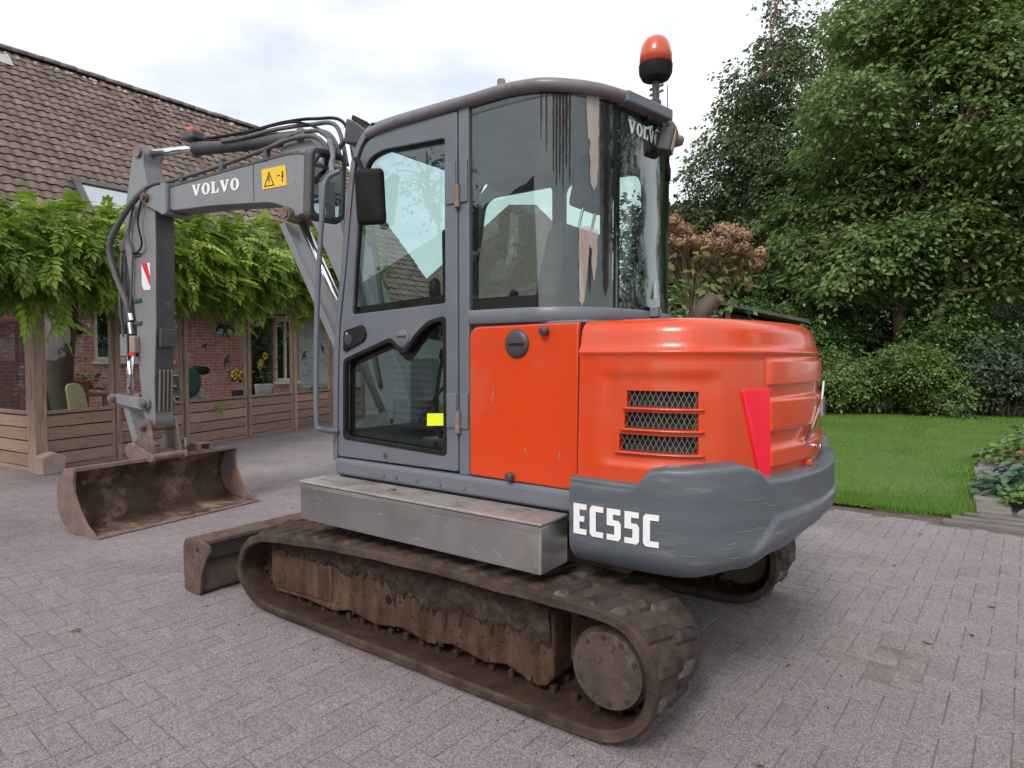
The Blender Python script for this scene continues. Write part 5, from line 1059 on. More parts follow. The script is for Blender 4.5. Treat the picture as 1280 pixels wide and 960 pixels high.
b = B(); b.box((HX - .02, -4.92, 2.52), (HX - .003, -4.76, 2.68)); tag(b.obj('air_vent', PLAST, None, bevel=.004), 'small grey ventilation grille high on the brick wall', 'vent')
# ================================================================== VERANDA
FO = Vector((7.24, .10, 0)); FD = Vector((.313, -.95, 0)).normalized(); FN = Vector((FD.y, -FD.x, 0))     # FN points towards the yard
if FN.x > 0: FN = -FN
WD = Vector((1, .1, 0)).normalized()                                                                       # short side wing
ver = thing('veranda', 'weathered wooden veranda screen with glass panes over boarded panels', 'veranda', tuple(FO))
def loc_m(o0, d):      # local frame: x along the screen, y outwards, z up (in veranda space)
    n = Vector((d.y, -d.x, 0)); n = n if n.dot(CAM - FO) > 0 else -n
    return Matrix(((d.x, n.x, 0, o0.x - FO.x), (d.y, n.y, 0, o0.y - FO.y), (0, 0, 1, 0), (0, 0, 0, 1)))
MF = loc_m(FO, FD); MW = loc_m(FO, WD)
boardm = {}
def board(L_, h, M):
    key = round(L_, 2), round(h, 3)
    if key not in boardm:
        b = B(); b.box((-L_ / 2, -.012, -h / 2), (L_ / 2, .012, h / 2)); o = b.obj('board', WOODX, ver, bevel=.004); boardm[key] = o
    else: o = boardm[key].copy(); col.objects.link(o)
    o.matrix_local = M; return o
postm = {}
def post(w_, d_, h, M):
    key = (w_, d_, h)
    if key not in postm:
        b = B(); b.box((-w_ / 2, -d_ / 2, 0), (w_ / 2, d_ / 2, h)); o = b.obj('post', WOOD, ver, bevel=.006); postm[key] = o
    else: o = postm[key].copy(); col.objects.link(o)
    o.matrix_local = M; return o
SW = [0, 1.10, 2.30, 3.72, 5.02, 6.3, 7.6]
post(.15, .14, 2.5, Matrix.Translation((0, 0, 0)) @ MF)
for s in SW[1:]:
    post(.07, .09, 2.45, MF @ Matrix.Translation((s, .0, 0))); post(.045, .05, 2.45, MF @ Matrix.Translation((s - .06, -.02, 0)))
GPN = []
for M, runs in ((MF, list(zip(SW, SW[1:]))), (MW, [(0, 1.15), (1.15, 2.3)])):
    for (a, c) in runs:
        l0 = a + (.095 if a == 0 else .036); l1 = c - .083; L_ = l1 - l0; xm = (l0 + l1) / 2
        for k, h in enumerate((.147, .145, .149, .146)):
            board(L_, h, M @ Matrix.Translation((xm, .008 + random.uniform(-.004, .004), .052 + .078 + k * .162)) @ Matrix.Rotation(random.uniform(-.006, .006), 4, 'Y'))
        b = B(); b.box((l0, -.05, .705), (l1, .045, .745), M); b.obj('sill_rail', WOODX, ver, bevel=.005); b = B(); b.box((l0 + .005, -.034, .05), (l1 - .005, -.022, .703), M); b.obj('gap_shade_sheet', mat('gap_shade', (.03, .022, .018), (.05, .036, .03), 6, rough=.9), ver)  # dark sheet added behind the boards so the gaps between them read as shade
        b = B(); b.box((l0, -.04, .0), (l1, .02, .045), M); b.obj('bottom_rail', WOODX, ver, bevel=.004)
        b = B(); b.box((l0, -.04, 2.38), (l1, .04, 2.48), M); b.obj('top_rail', WOODX, ver, bevel=.004)
        b = B(); b.box((l0, -.010, .746), (l1, -.004, 2.38), M); GPN.append(b.obj('pane', HGLAS, ver))
    if M is MW: post(.07, .09, 2.45, MW @ Matrix.Translation((1.12, 0, 0))); post(.07, .09, 2.45, MW @ Matrix.Translation((2.3, 0, 0)))
# bird stickers on the panes
def bird(s, z, sc, rot, parent, m=INK):
    pl = plate('bird_sticker', [(p[0] * sc, p[1] * sc) for p in BIRD], [], MF @ Matrix.Translation((s, .001, z)) @ Matrix.Rotation(R(90), 4, 'X') @ Matrix.Rotation(rot, 4, 'Z'), .002, m, parent, smooth=False)
bird(2.72, 1.60, .55, .4, GPN[2]); bird(3.20, 1.36, .75, 1.0, GPN[2]); bird(4.55, 1.40, .5, .6, GPN[3]); bird(5.35, 1.46, .75, .9, GPN[4]); bird(5.98, 1.60, .7, 2.0, GPN[4])
bird(-.40, 1.52, .8, 1.4, GPN[0], WHITE) if False else None
# pale propping stone at the corner post
b = B(); b.prism([(-.14, 0), (.13, -.0), (.15, .20), (.02, .27), (-.15, .23)], lambda x, z: FO + FN * .16 + FD * (x - .02) + Vector((0, 0, z)), lambda x, z: FO + FN * .30 + FD * (x - .02) + Vector((0, 0, z * .96))); tag(b.obj('paving_stone', mat('pale_stone', (.30, .225, .19), (.40, .32, .28), 6, rough=.9, bump=.5), None, bevel=.012), 'pale stone block leaning at the corner post', 'stone')
# things kept behind the glass
def F_(s, back, z=0): p = FO + FD * s - FN * back; return Vector((p.x, p.y, z))
DGREEN = mat('green_fabric', (.012, .03, .026), (.025, .045, .038), 12, rough=.85, bump=.2)
def lounger(s, back, rz, label):
    t = thing('garden_chair', label, 'chair', tuple(s)); M = Matrix.Rotation(rz, 4, 'Z')
    b = B(); b.box((-.28, -.28, .38), (.28, .28, .46), M); b.obj('seat', DGREEN, t, bevel=.03)
    b = B(); b.box((-.28, .22, .42), (.28, .32, 1.15), M @ Matrix.Rotation(R(-14), 4, 'X')); b.obj('backrest', DGREEN, t, bevel=.04)
    for x in (-.25, .25):
        for y in (-.25, .25): b = B(); b.cyl(M @ Vector((x, y, 0)), M @ Vector((x, y, .4)), .018, n=8); b.obj('leg', BLACK, t)
lounger(G(108, 9.5), 0, R(-30), 'dark green padded garden chair behind the first pane')
b = B(); b.prism(rnd_poly([(-.12, .5), (.25, .5), (.10, 1.15), (-.02, 1.25), (-.22, 1.22)], .08), lambda x, z: F_(.80 + x * .8, .32, z * .86), lambda x, z: F_(.80 + x * .8, .36, z * .86)); tag(b.obj('tilted_board', mat('tan_board', (.50, .42, .26), (.6, .5, .34), 5, rough=.7), None, bevel=.01), 'tan board leaning against the green chair', 'board')
# cabinet with a round lid and a pot
cb_ = thing('open_cabinet', 'small dark cabinet with open white framed shelves', 'cabinet', tuple(F_(3.1, .55)))
CG = mat('cabinet_grey', (.25, .29, .27), (.3, .33, .31), 6, rough=.7)
b = B()
for z in (.74, .92, 1.10): b.box((-.02, -.02, z), (.30, .28, z + .018))
b.obj('shelf', CG, cb_); b = B(); b.box((-.04, -.02, .70), (-.021, .28, 1.118)); b.obj('side_panel', CG, cb_); b = B(); b.box((.301, -.02, .70), (.32, .28, 1.118)); b.obj('side_panel', CG, cb_)
b = B(); b.box((-.3, -.3, 0), (.5, .3, .70)); b.obj('cabinet_base', DARKP, cb_, bevel=.01)
b = B(); b.lathe(F_(2.72, .35, 1.0), FN, [(0, .24), (.03, .25), (.05, .22), (.06, .02)], 28); tag(b.obj('round_tray', mat('green_tray', (.03, .075, .06), (.05, .10, .08), 8, rough=.5), None, auto=40), 'dark green round tray standing on edge by the cabinet', 'tray')
b = B(); b.lathe(F_(3.12, .45, 1.12), (0, 0, 1), [(0, .06), (.03, .12), (.09, .13), (.13, .09), (.14, .095), (.15, .05)], 20); b.tube([F_(2.96, .45, 1.22), F_(2.94, .45, 1.26), F_(2.98, .45, 1.28)], .01, 6, 3); tag(b.obj('iron_pot', BLACK, None, smooth=True), 'squat black iron pot on top of the cabinet', 'pot')
# flower pot with sunflowers
PETAL = mat('yellow_petal', (.65, .36, .01), (.72, .46, .03), 9, rough=.6); LFG = mat('pot_leaf', (.03, .075, .02), (.06, .12, .03), 8, rough=.6, trans=.2); POTW = mat('zinc_pot', (.36, .38, .39), (.48, .50, .51), 6, rough=.5)
fp = thing('flower_pot', 'pale zinc bucket planted with tall sunflowers', 'flower pot', tuple(F_(4.62, .40, 0)))
b = B(); b.lathe((0, 0, .60), (0, 0, 1), [(0, .13), (.02, .135), (.26, .165), (.30, .175), (.305, .16), (.29, .15)], 24); b.obj('bucket_body', POTW, fp, auto=40)
b = B(); b.cyl((0, 0, 0), (0, 0, .60), .16, n=20); b.obj('stand', WOOD, fp)
b = B()
for k in range(26):
    a = random.uniform(0, 6.28); r_ = random.uniform(.02, .22); z = random.uniform(.9, 1.35); c = Vector((math.cos(a) * r_, math.sin(a) * r_, z)); u_ = Vector((math.cos(a), math.sin(a), -.3)) * .11; w_ = Vector((-math.sin(a), math.cos(a), 0)) * .05; b.add([c, c + u_ * .5 + w_, c + u_, c + u_ * .5 - w_], [(0, 1, 2, 3)])
b.obj('foliage', LFG, fp)
for (x, y, z) in ((-.1, .05, 1.45), (.12, 0, 1.32), (.0, .1, 1.25)):
    b = B(); b.tube([(0, 0, .85), (x * .6, y * .6, 1.1), (x, y, z)], .008, 6, 3); stm = b.obj('stem', LFG, fp)
    b = B()
    for k in range(12):
        a = k * math.tau / 12; n = FN; u_ = Vector((0, 0, 1)) * math.sin(a) + FD * math.cos(a); w_ = Vector((0, 0, 1)) * math.cos(a) - FD * math.sin(a); c = Vector((x, y, z)) + n * .03; b.add([c + u_ * .02, c + u_ * .05 + w_ * .015, c + u_ * .08, c + u_ * .05 - w_ * .015], [(0, 1, 2, 3)])
    b.obj('petals', PETAL, stm, solid=.002)
b = B(); 
mum = thing('marigold_pot', 'bunch of yellow marigolds beside the dark door', 'flowers', tuple(F_(4.02, .45, 0)))
b = B(); b.lathe((0, 0, .55), (0, 0, 1), [(0, .11), (.25, .14), (.26, .12)], 18); b.obj('pot', BLACK, mum, smooth=True); b = B(); b.cyl((0, 0, 0), (0, 0, .55), .13); b.obj('stand', WOOD, mum)
b = B(); b2 = B()
for k in range(110):
    v = Vector((random.gauss(0, .08), random.gauss(0, .08), .95 + random.gauss(0, .06) + .12)); s_ = random.uniform(.02, .035); (b if k % 2 else b2).lathe(v, (random.uniform(-1, 1), random.uniform(-1, 1), 1), [(-.01, s_ * .3), (0, s_), (.014, s_ * .8), (.02, s_ * .1)], 6)
b.obj('blossoms', PETAL, mum)['kind'] = 'stuff'; b2.obj('leaves', LFG, mum)['kind'] = 'stuff'
# brick planter and low greenery by the plaster wall, terracotta pots below the window
b = B(); b.box((9.6, -6.9, 0), (9.9, -5.6, .62)); pln = b.obj('brick_planter', BRICK, None); tag(pln, 'low brick planter with green plants by the grey wall', 'planter')
b = B()
for k in range(900):
    c = Vector((random.uniform(9.55, 9.95), random.uniform(-6.95, -5.5), .62 + abs(random.gauss(0, .1)))); a = random.uniform(0, 6.28); u_ = Vector((math.cos(a), math.sin(a), random.uniform(-.3, .6))) * .07; w_ = u_.cross(Vector((0, 0, 1))) * .35; b.add([c, c + u_ * .5 + w_, c + u_, c + u_ * .5 - w_], [(0, 1, 2, 3)])
b.obj('planting', LFG, pln)
TERR = mat('terracotta', (.32, .10, .05), (.4, .15, .08), 8, rough=.85)
for k, (s, bk, z) in enumerate(((1.45, 1.6, .85), (1.78, 1.5, .85))):
    b = B(); b.lathe(F_(s, bk, z), (0, 0, 1), [(0, .08), (.16, .11), (.17, .125), (.21, .125), (.211, .09)], 18); tag(b.obj('terracotta_pot', TERR, None, auto=40), ['terracotta pot on the bench by the white window, nearer the corner post', 'terracotta pot on the bench by the white window, farther from the corner post'][k], 'pot', 'terracotta pots on the bench')
bn = thing('plant_bench', 'dark wooden bench carrying terracotta pots under the window', 'bench', tuple(F_(1.6, 1.55)))
b = B(); b.box((-.5, -.25, .80), (.5, .25, .85), Matrix.Rotation(math.atan2(FD.y, FD.x), 4, 'Z')); b.obj('bench_top', WOODX, bn, bevel=.005)
for x in (-.44, .44):
    for y in (-.2, .2): b = B(); v = Matrix.Rotation(math.atan2(FD.y, FD.x), 4, 'Z') @ Vector((x, y, 0)); b.box((v.x - .03, v.y - .03, 0), (v.x + .03, v.y + .03, .80)); b.obj('leg', WOOD, bn)
b = B()
for k in range(500):
    c = F_(random.uniform(.9, 2.2), 1.6 + random.gauss(0, .12), .9 + abs(random.gauss(0, .17))); a = random.uniform(0, 6.28); u_ = Vector((math.cos(a), math.sin(a), random.uniform(-.5, .3))) * .10; w_ = u_.cross(Vector((0, 0, 1))) * .35; b.add([c, c + u_ * .5 + w_, c + u_, c + u_ * .5 - w_], [(0, 1, 2, 3)])
tag(b.obj('potted_plants', LFG, None), 'mass of dark green potted plants on the bench', 'plants', kind='stuff')
# bird box and nesting box on posts at the right-hand end
b = B(); b.box((-.09, -.1, 0), (.09, .1, .26), Matrix.Translation(F_(5.08, -.05, 1.98)) @ Matrix.Rotation(math.atan2(FD.y, FD.x), 4, 'Z')); nb = b.obj('nesting_box', WOOD, None, bevel=.006); tag(nb, 'wooden nesting box hung on a veranda post', 'nesting box')
b = B(); c = F_(5.08, -.153, 2.14); b.cyl(c, c + FN * .004, .022, n=14); b.obj('entrance_hole', BLACK, nb)
# ================================================================== VEGETATION
BARK = mat('bark', (.13, .09, .065), (.24, .175, .13), 6, rough=.95, stretch=(1, 1, .3), bump=.8, bscale=25)
BARKL = mat('pale_bark', (.20, .135, .095), (.32, .23, .17), 6, rough=.9, stretch=(1, 1, .4), bump=.5, bscale=25)
WBARK = mat('vine_bark', (.085, .055, .045), (.15, .105, .09), 4, rough=.95, stretch=(1, 1, .25), bump=.7, bscale=20)
# ---- wisteria over the veranda: feathered leaves
WL = mat('wisteria_leaf', (.18, .31, .035), (.33, .46, .07), .9, rough=.5, rnd=.38, trans=.35, c3=(.26, .25, .05), c3scale=.7, c3lo=.60, c3hi=.72)  # outermost leaves: lit highlights of the canopy put into a brighter colour
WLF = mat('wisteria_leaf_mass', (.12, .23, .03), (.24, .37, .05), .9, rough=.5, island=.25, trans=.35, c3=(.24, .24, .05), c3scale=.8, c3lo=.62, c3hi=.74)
def pinnate(n=6, L_=.30, ll=.085, lw=.017, seed=0):
    r = random.Random(seed); vs = []; fs = []
    def rach(t): return Vector((L_ * t * (1 - .12 * t), 0, -.10 * t * t * L_ / .3))
    def leaflet(p, d, ln, w_):
        d = d.normalized(); s = Vector((0, 0, 1)).cross(d).normalized(); dn = Vector((0, 0, -1)); k = len(vs)
        vs.extend([p, p + d * ln * .45 + s * w_ + dn * ln * .03, p + d * ln + dn * ln * .22, p + d * ln * .45 - s * w_ + dn * ln * .03]); fs.append((k, k + 1, k + 2, k + 3))
    for i in range(n):
        t = .22 + .7 * i / (n - 1); sz = ll * (1 - .25 * abs(t - .5)) * r.uniform(.9, 1.1)
        for sd_ in (1, -1): leaflet(rach(t), Vector((.55 + .5 * t, sd_ * (1 - .25 * t), -.25 + r.uniform(-.15, .1))), sz, lw)
    leaflet(rach(1), Vector((1, 0, -.4)), ll, lw)
    k = len(vs); vs.extend([rach(0) + Vector((0, .002, 0)), rach(1) + Vector((0, .001, 0)), rach(1) - Vector((0, .001, 0)), rach(0) - Vector((0, .002, 0))]); fs.append((k, k + 1, k + 2, k + 3))
    return vs, fs
wist = thing('wisteria', 'leafy wisteria vine spilling over the veranda from a thick trunk', 'vine', tuple(G(72, 9.3)))
WO = G(72, 9.3)
b = B(); b.tube([Vector(p) - WO for p in (G(70, 9.3, -.02), G(70, 9.3, .25), G(71, 9.3, .8), G(76, 9.25, 1.5), G(84, 9.2, 2.2), G(92, 9.1, 2.9))], lambda t: .17 + .20 * (1 - t) ** 4.0, 18, 6); b.obj('trunk', WBARK, wist, smooth=True)
b = B()
for k in range(46):
    s0 = random.uniform(-2.0, 6.8); p = F_(s0, random.uniform(-.1, .6), random.uniform(2.3, 2.7)); q = p + FD * random.uniform(-.9, .9) + FN * random.uniform(0, .5) + Vector((0, 0, random.uniform(.1, .45))); b.tube([p - WO, (p + q) / 2 + Vector((0, 0, .12)) - WO, q - WO], .012, 5, 3)
for k in range(7): b.tube([F_(.4, .6, 2.3) - WO, F_(.4 + (k - 1) * .8, .3, 2.55) - WO, F_(.4 + (k - 1) * 1.2, .2, 2.5) - WO], .03, 7, 4)
b.obj('branches', WBARK, wist)
pin = [pinnate(5, .30, .105, .024, s) for s in range(4)]
spots = []
for k in range(4000):
    s = random.uniform(-2.4, 7.3); zb = 2.20 + .14 * nz3(s, 0, 0, 1.6) + .05 * max(s, 0); zt = 3.24 + .14 * max(s, -.8) + .15 * nz3(s, 4, 0, 1.3)
    t = random.random() ** .85; z = zb + (zt - zb) * t; lump = .34 * nz3(s, z, 0, 2.6) + .16 * nz3(s, z, 5, 5)
    front = .12 + .62 * math.sin(math.pi * min(max(t * .86 + .10, 0), 1)) + lump
    dep = random.random() ** 1.8 * (.8 if t < .8 else 1.1)
    p = FO + FD * s + FN * (front - dep) + Vector((0, 0, z)); spots.append((dep - .15 * nz3(s, z, 9, 3), p, s, t))
for k in range(26):     # a few trailing shoots that hang below the mass
    s = random.choice((-.35, -.2, .1, .62, .95, 1.0, 2.1, 2.35, 3.2, 3.6, 4.4, -.6)) + random.gauss(0, .1); p = FO + FD * s + FN * random.uniform(.3, .6) + Vector((0, 0, random.uniform(1.85, 2.3))); spots.append((-.3, p, s, 0))
spots.sort(key=lambda t: t[0])
wme = []
for vs_p, fs_p in pin:
    me = bpy.data.meshes.new('leaf'); me.from_pydata([tuple(v) for v in vs_p], [], fs_p); me.materials.append(WL); wme.append(me)
crown = B().add([(0, 0, 2.4), (.01, 0, 2.4), (0, .01, 2.4)], [(0, 1, 2)]); cr = None
def leaf_rot(t):
    out_ = FN * random.uniform(.4, 1.2) + FD * random.uniform(-1.5, 1.5) + Vector((0, 0, random.uniform(-1.5, .35) + (.7 if t > .85 else 0))); x = out_.normalized(); y = Vector((0, 0, 1)).cross(x).normalized(); z = x.cross(y); y = (y + z * random.uniform(-.5, .5)).normalized(); z = x.cross(y)
    return Matrix((x, y, z)).transposed()
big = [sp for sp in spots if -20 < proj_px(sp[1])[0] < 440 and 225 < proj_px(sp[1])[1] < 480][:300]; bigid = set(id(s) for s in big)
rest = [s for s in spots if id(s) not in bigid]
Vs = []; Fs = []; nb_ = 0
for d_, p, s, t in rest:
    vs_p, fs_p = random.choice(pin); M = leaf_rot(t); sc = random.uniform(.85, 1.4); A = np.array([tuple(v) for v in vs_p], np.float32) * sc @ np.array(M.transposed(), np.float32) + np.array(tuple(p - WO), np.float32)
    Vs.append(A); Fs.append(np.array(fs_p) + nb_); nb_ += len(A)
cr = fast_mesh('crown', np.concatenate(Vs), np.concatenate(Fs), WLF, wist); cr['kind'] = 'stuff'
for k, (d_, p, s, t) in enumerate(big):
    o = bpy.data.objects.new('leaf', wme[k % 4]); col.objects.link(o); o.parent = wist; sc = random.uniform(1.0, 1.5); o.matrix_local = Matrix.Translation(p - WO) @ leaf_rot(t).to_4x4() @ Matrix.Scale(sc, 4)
# a stray sprig stuck to the boards
o = bpy.data.objects.new('sprig', wme[0]); col.objects.link(o); o.matrix_world = Matrix.Translation(F_(2.92, -.05, .66)) @ leaf_rot(0).to_4x4(); tag(o, 'yellow green leaf sprig hanging on the boards', 'sprig')

# ---- trees
def sprays(cent, dirs, L_, nl, size, rs, width=.5):
    """cent, dirs (n,3): each a spray of nl leaves along a drooping twig"""
    n = len(cent); up = np.array([0, 0, 1.0]); d = dirs / np.linalg.norm(dirs, axis=1, keepdims=True)
    side = np.cross(d, up); side /= np.linalg.norm(side, axis=1, keepdims=True) + 1e-6; nrm = np.cross(side, d)
    t = rs.uniform(0, 1, (n, nl, 1)); sg = rs.choice([-1, 1], (n, nl, 1)); Ls = L_ * rs.uniform(.6, 1.3, (n, 1, 1))
    P = cent[:, None] + d[:, None] * t * Ls + side[:, None] * sg * rs.uniform(.02, width, (n, nl, 1)) * Ls * (1.1 - t * .6) - np.array([0, 0, 1.0]) * (t ** 2) * Ls * .3 + rs.normal(0, .035, (n, nl, 3))
    ld = d[:, None] * .7 + side[:, None] * sg * .8 + rs.normal(0, .35, (n, nl, 3)) + np.array([0, 0, -.45]); ld /= np.linalg.norm(ld, axis=2, keepdims=True)
    ln = nrm[:, None] + rs.normal(0, .45, (n, nl, 3)); ls = np.cross(ld, ln); ls /= np.linalg.norm(ls, axis=2, keepdims=True) + 1e-6
    sz = size * rs.uniform(.65, 1.25, (n, nl, 1)); up2 = np.cross(ls, ld)
    V = np.stack([P, P + ld * sz * .45 + ls * sz * .28 + up2 * sz * .06, P + ld * sz, P + ld * sz * .45 - ls * sz * .28 + up2 * sz * .06], 2).reshape(-1, 3)
    return V
def crown_points(lobes, n, rs, shell=.55):
    tot = sum(l[3] * l[4] * l[5] for l in lobes); P = []; D = []; LC = []
    for (x, y, z, rx, ry, rz) in lobes:
        k = max(3, int(n * rx * ry * rz / tot)); v = rs.normal(0, 1, (k, 3)); v /= np.linalg.norm(v, axis=1, keepdims=True); r = (shell + (1 - shell) * rs.uniform(0, 1, (k, 1))) * (1 + .12 * rs.normal(0, 1, (k, 1)))
        P.append(np.array([x, y, z]) + v * r * np.array([rx, ry, rz])); D.append(v * np.array([1, 1, .35]) + rs.normal(0, .25, (k, 3)) + np.array([0, 0, -.22])); LC += [(x, y, z)] * k
    return np.concatenate(P), np.concatenate(D), LC
def tree(name, label, base, stems, lobes, nspr, leaf, bark, size=.11, L_=.55, nl=16, seed=1, group=None, cat='tree', limbs=True, shell=.55, lean=0, stemname='trunk'):
    rs = np.random.default_rng(seed); rr = random.Random(seed); t = thing(name, label, cat, tuple(base), group)
    P, D, LC = crown_points(lobes, nspr, rs, shell); V = sprays(P, D, L_, nl, size, rs)
    o = fast_mesh('crown', V, np.arange(len(V)).reshape(-1, 4), leaf, t)
    for pts, r0, r1 in stems:
        b = B(); b.tube(pts, lambda u: r0 + (r1 - r0) * u, 10, 6); b.obj(stemname, bark, t, smooth=True)
    if limbs:
        b = B()
        for l in lobes:
            c = Vector(l[:3]); st_ = rr.choice(stems)[0]; a = min((Vector(p) for p in crom(st_, 4)), key=lambda p: (p - c).length + max(0, p.z - c.z + .4) * 3)
            b.tube([a, a.lerp(c, .5) + Vector((0, 0, -.12 * (c - a).length)), c], lambda u: .06 - .035 * u, 7, 4)
            for k in range(7):
                v = Vector((rr.gauss(0, 1), rr.gauss(0, 1), rr.gauss(0, .6))).normalized(); e = c + Vector((v.x * l[3], v.y * l[4], v.z * l[5])) * .85; s_ = a.lerp(c, rr.uniform(.5, 1)); b.tube([s_, s_.lerp(e, .5) + Vector((0, 0, .1)), e], lambda u: .02 - .014 * u, 5, 3)
        b.obj('limbs', bark, t)
    return t
LF_H = mat('hornbeam_leaf', (.09, .175, .05), (.20, .30, .095), .35, rough=.5, island=.30, trans=.40, c3=(.16, .18, .05), c3scale=.5, c3lo=.60, c3hi=.75)
LF_A = mat('alder_leaf', (.065, .115, .046), (.115, .18, .066), .4, rough=.5, island=.28, trans=.34, c3=(.10, .10, .045), c3scale=.5, c3lo=.56, c3hi=.72)
LF_L = mat('laurel_leaf', (.042, .105, .026), (.08, .165, .042), .6, rough=.35, island=.25, trans=.15)
LF_M = mat('field_maple_leaf', (.08, .155, .038), (.145, .24, .065), .6, rough=.55, island=.25, trans=.2, c3=(.10, .11, .03), c3scale=.9, c3lo=.6, c3hi=.75)
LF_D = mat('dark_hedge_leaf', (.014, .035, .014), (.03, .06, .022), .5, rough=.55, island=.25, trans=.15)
def lob(rs, n, cx_, cz, w_, h, dpt, r0, r1):
    out_ = []
    for k in range(n):
        while True:
            u, v, w2 = rs.uniform(-1, 1), rs.uniform(-1, 1), rs.uniform(-1, 1)
            if u * u + v * v + w2 * w2 < 1: break
        x = u * w_ / 2; q = RT * x + AX * (w2 * dpt / 2); r = rs.uniform(r0, r1); out_.append((q.x + cx_ * RT.x, q.y + cx_ * RT.y, cz + v * h / 2, r, r, r * rs.uniform(.55, .8)))
    return out_
rA = random.Random(3)
tree('hornbeam_tree', 'broad green hornbeam with forked brown trunk rising from the hedge', G(1128, 17.2), [([(0, 0, 0), (.05, 0, 1.6), (.12, .05, 3.0), (.02, .1, 3.7), (.0, .3, 6.5), (.1, .3, 10)], .20, .04), ([(.02, .02, 2.9), (-.45 * RT.x * -1, -.45 * RT.y * -1, 3.6), (-.9 * RT.x, -.9 * RT.y, 4.6), (-1.3 * RT.x, -1.3 * RT.y, 6.5)], .13, .04), ([(.05, .02, 3.0), (.5 * RT.x, .5 * RT.y, 3.5), (1.1 * RT.x, 1.1 * RT.y, 4.4), (1.5 * RT.x, 1.5 * RT.y, 6.5)], .10, .03)],
     lob(rA, 46, -.1, 7.4, 6.2, 8.4, 4.6, .5, 1.0) + lob(rA, 12, -1.5, 4.0, 3.4, 2.0, 2.8, .45, .75) + lob(rA, 5, 1.8, 3.6, 1.6, 1.4, 2.4, .4, .6), 3700, LF_H, BARK, .165, .68, 15, 5)
tree('hornbeam_tree', 'slender hornbeam with one pale leaning trunk beside the forked tree', G(1160, 16.2), [([(0, 0, 0), (.05 * RT.x, .05 * RT.y, 1.5), (.28 * RT.x, .28 * RT.y, 2.6), (.5 * RT.x, .5 * RT.y, 3.7), (.62 * RT.x, .62 * RT.y, 5.5), (.7 * RT.x, .7 * RT.y, 9)], .12, .03)],
     lob(rA, 32, 1.5, 7.4, 4.2, 8.4, 3.8, .5, .95) + lob(rA, 7, 1.9, 4.2, 2.4, 1.6, 2.2, .4, .65), 2500, LF_H, BARKL, .165, .68, 15, 6)
tree('alder_tree', 'tall dark alder standing behind the shed with open top against sky', G(955, 21.5), [([(0, 0, 0), (.1, 0, 4), (.1 , .1, 8), (.3, .2, 10.5)], .20, .02)],
     lob(rA, 28, -.25, 5.6, 4.9, 7.4, 4.0, .6, 1.1) + lob(rA, 17, .45, 9.8, 3.3, 4.6, 2.8, .45, .85) + [(.9 * RT.x, .9 * RT.y, 12.3, .45, .45, .9), (.2 * RT.x, .2 * RT.y, 11.6, .5, .5, .8), (-1.6 * RT.x, -1.6 * RT.y, 8.6, .7, .7, .6), (-2.0 * RT.x, -2.0 * RT.y, 6.6, .6, .6, .6), (-.9 * RT.x, -.9 * RT.y, 10.4, .6, .6, .7), (-1.2 * RT.x, -1.2 * RT.y, 9.4, .55, .55, .5), (.3 * RT.x, .3 * RT.y, 13.3, .4, .4, .7)], 3300, LF_A, BARK, .15, .55, 16, 7)
tree('alder_tree', 'dark alder crowded between the hornbeam and the other alder', G(1065, 22.5), [([(0, 0, 0), (0, 0, 5), (.1, .1, 10), (.1, .1, 15)], .20, .03)], lob(rA, 36, .2, 7.8, 6.2, 11.0, 4, .7, 1.25) + [(-1.4 * RT.x, -1.4 * RT.y, 12.4, .6, .6, .9), (1.3 * RT.x, 1.3 * RT.y, 13.2, .7, .7, 1.0), (.1 * RT.x, .1 * RT.y, 12.6, .7, .7, .9), (-.6 * RT.x, -.6 * RT.y, 13.5, .5, .5, 1.0), (.5 * RT.x, .5 * RT.y, 14.0, .6, .6, 1.1)], 3600, LF_A, BARK, .13, .6, 16, 8)
tree('alder_tree', 'dark alder filling the gap to the right of the hornbeams', G(1245, 21.5), [([(0, 0, 0), (0, 0, 5), (.1, .1, 10), (.1, .1, 14)], .20, .03)], lob(rA, 28, .2, 7.4, 6.4, 10.6, 4, .8, 1.35), 3300, LF_A, BARK, .13, .6, 16, 9)
tree('hornbeam_tree', 'hornbeam with hanging boughs at the end of the flower bed', G(1345, 15.5), [([(0, 0, 0), (0, .1, 3), (.1, .1, 6), (.1, .1, 10)], .17, .03)], lob(rA, 24, .2, 6.8, 4.6, 8.5, 4, .8, 1.2), 2600, LF_H, BARK, .12, .6, 16, 10)
tree('hornbeam_tree', 'lone hornbeam out past the flower bed', (-11.5, -13, 0), [([(0, 0, 0), (0, .1, 3), (.1, .1, 6), (.1, .1, 10)], .17, .03)], lob(rA, 18, 0, 6.0, 6.5, 9, 6, 1.0, 1.5), 1500, LF_H, BARK, .16, .7, 14, 11)
tree('hornbeam_tree', 'lone hornbeam farther out past the flower bed', (-13.5, -7, 0), [([(0, 0, 0), (0, .1, 3), (.1, .1, 6), (.1, .1, 10)], .17, .03)], lob(rA, 18, 0, 6.0, 6.5, 9, 6, 1.0, 1.5), 1500, LF_H, BARK, .16, .7, 14, 12)
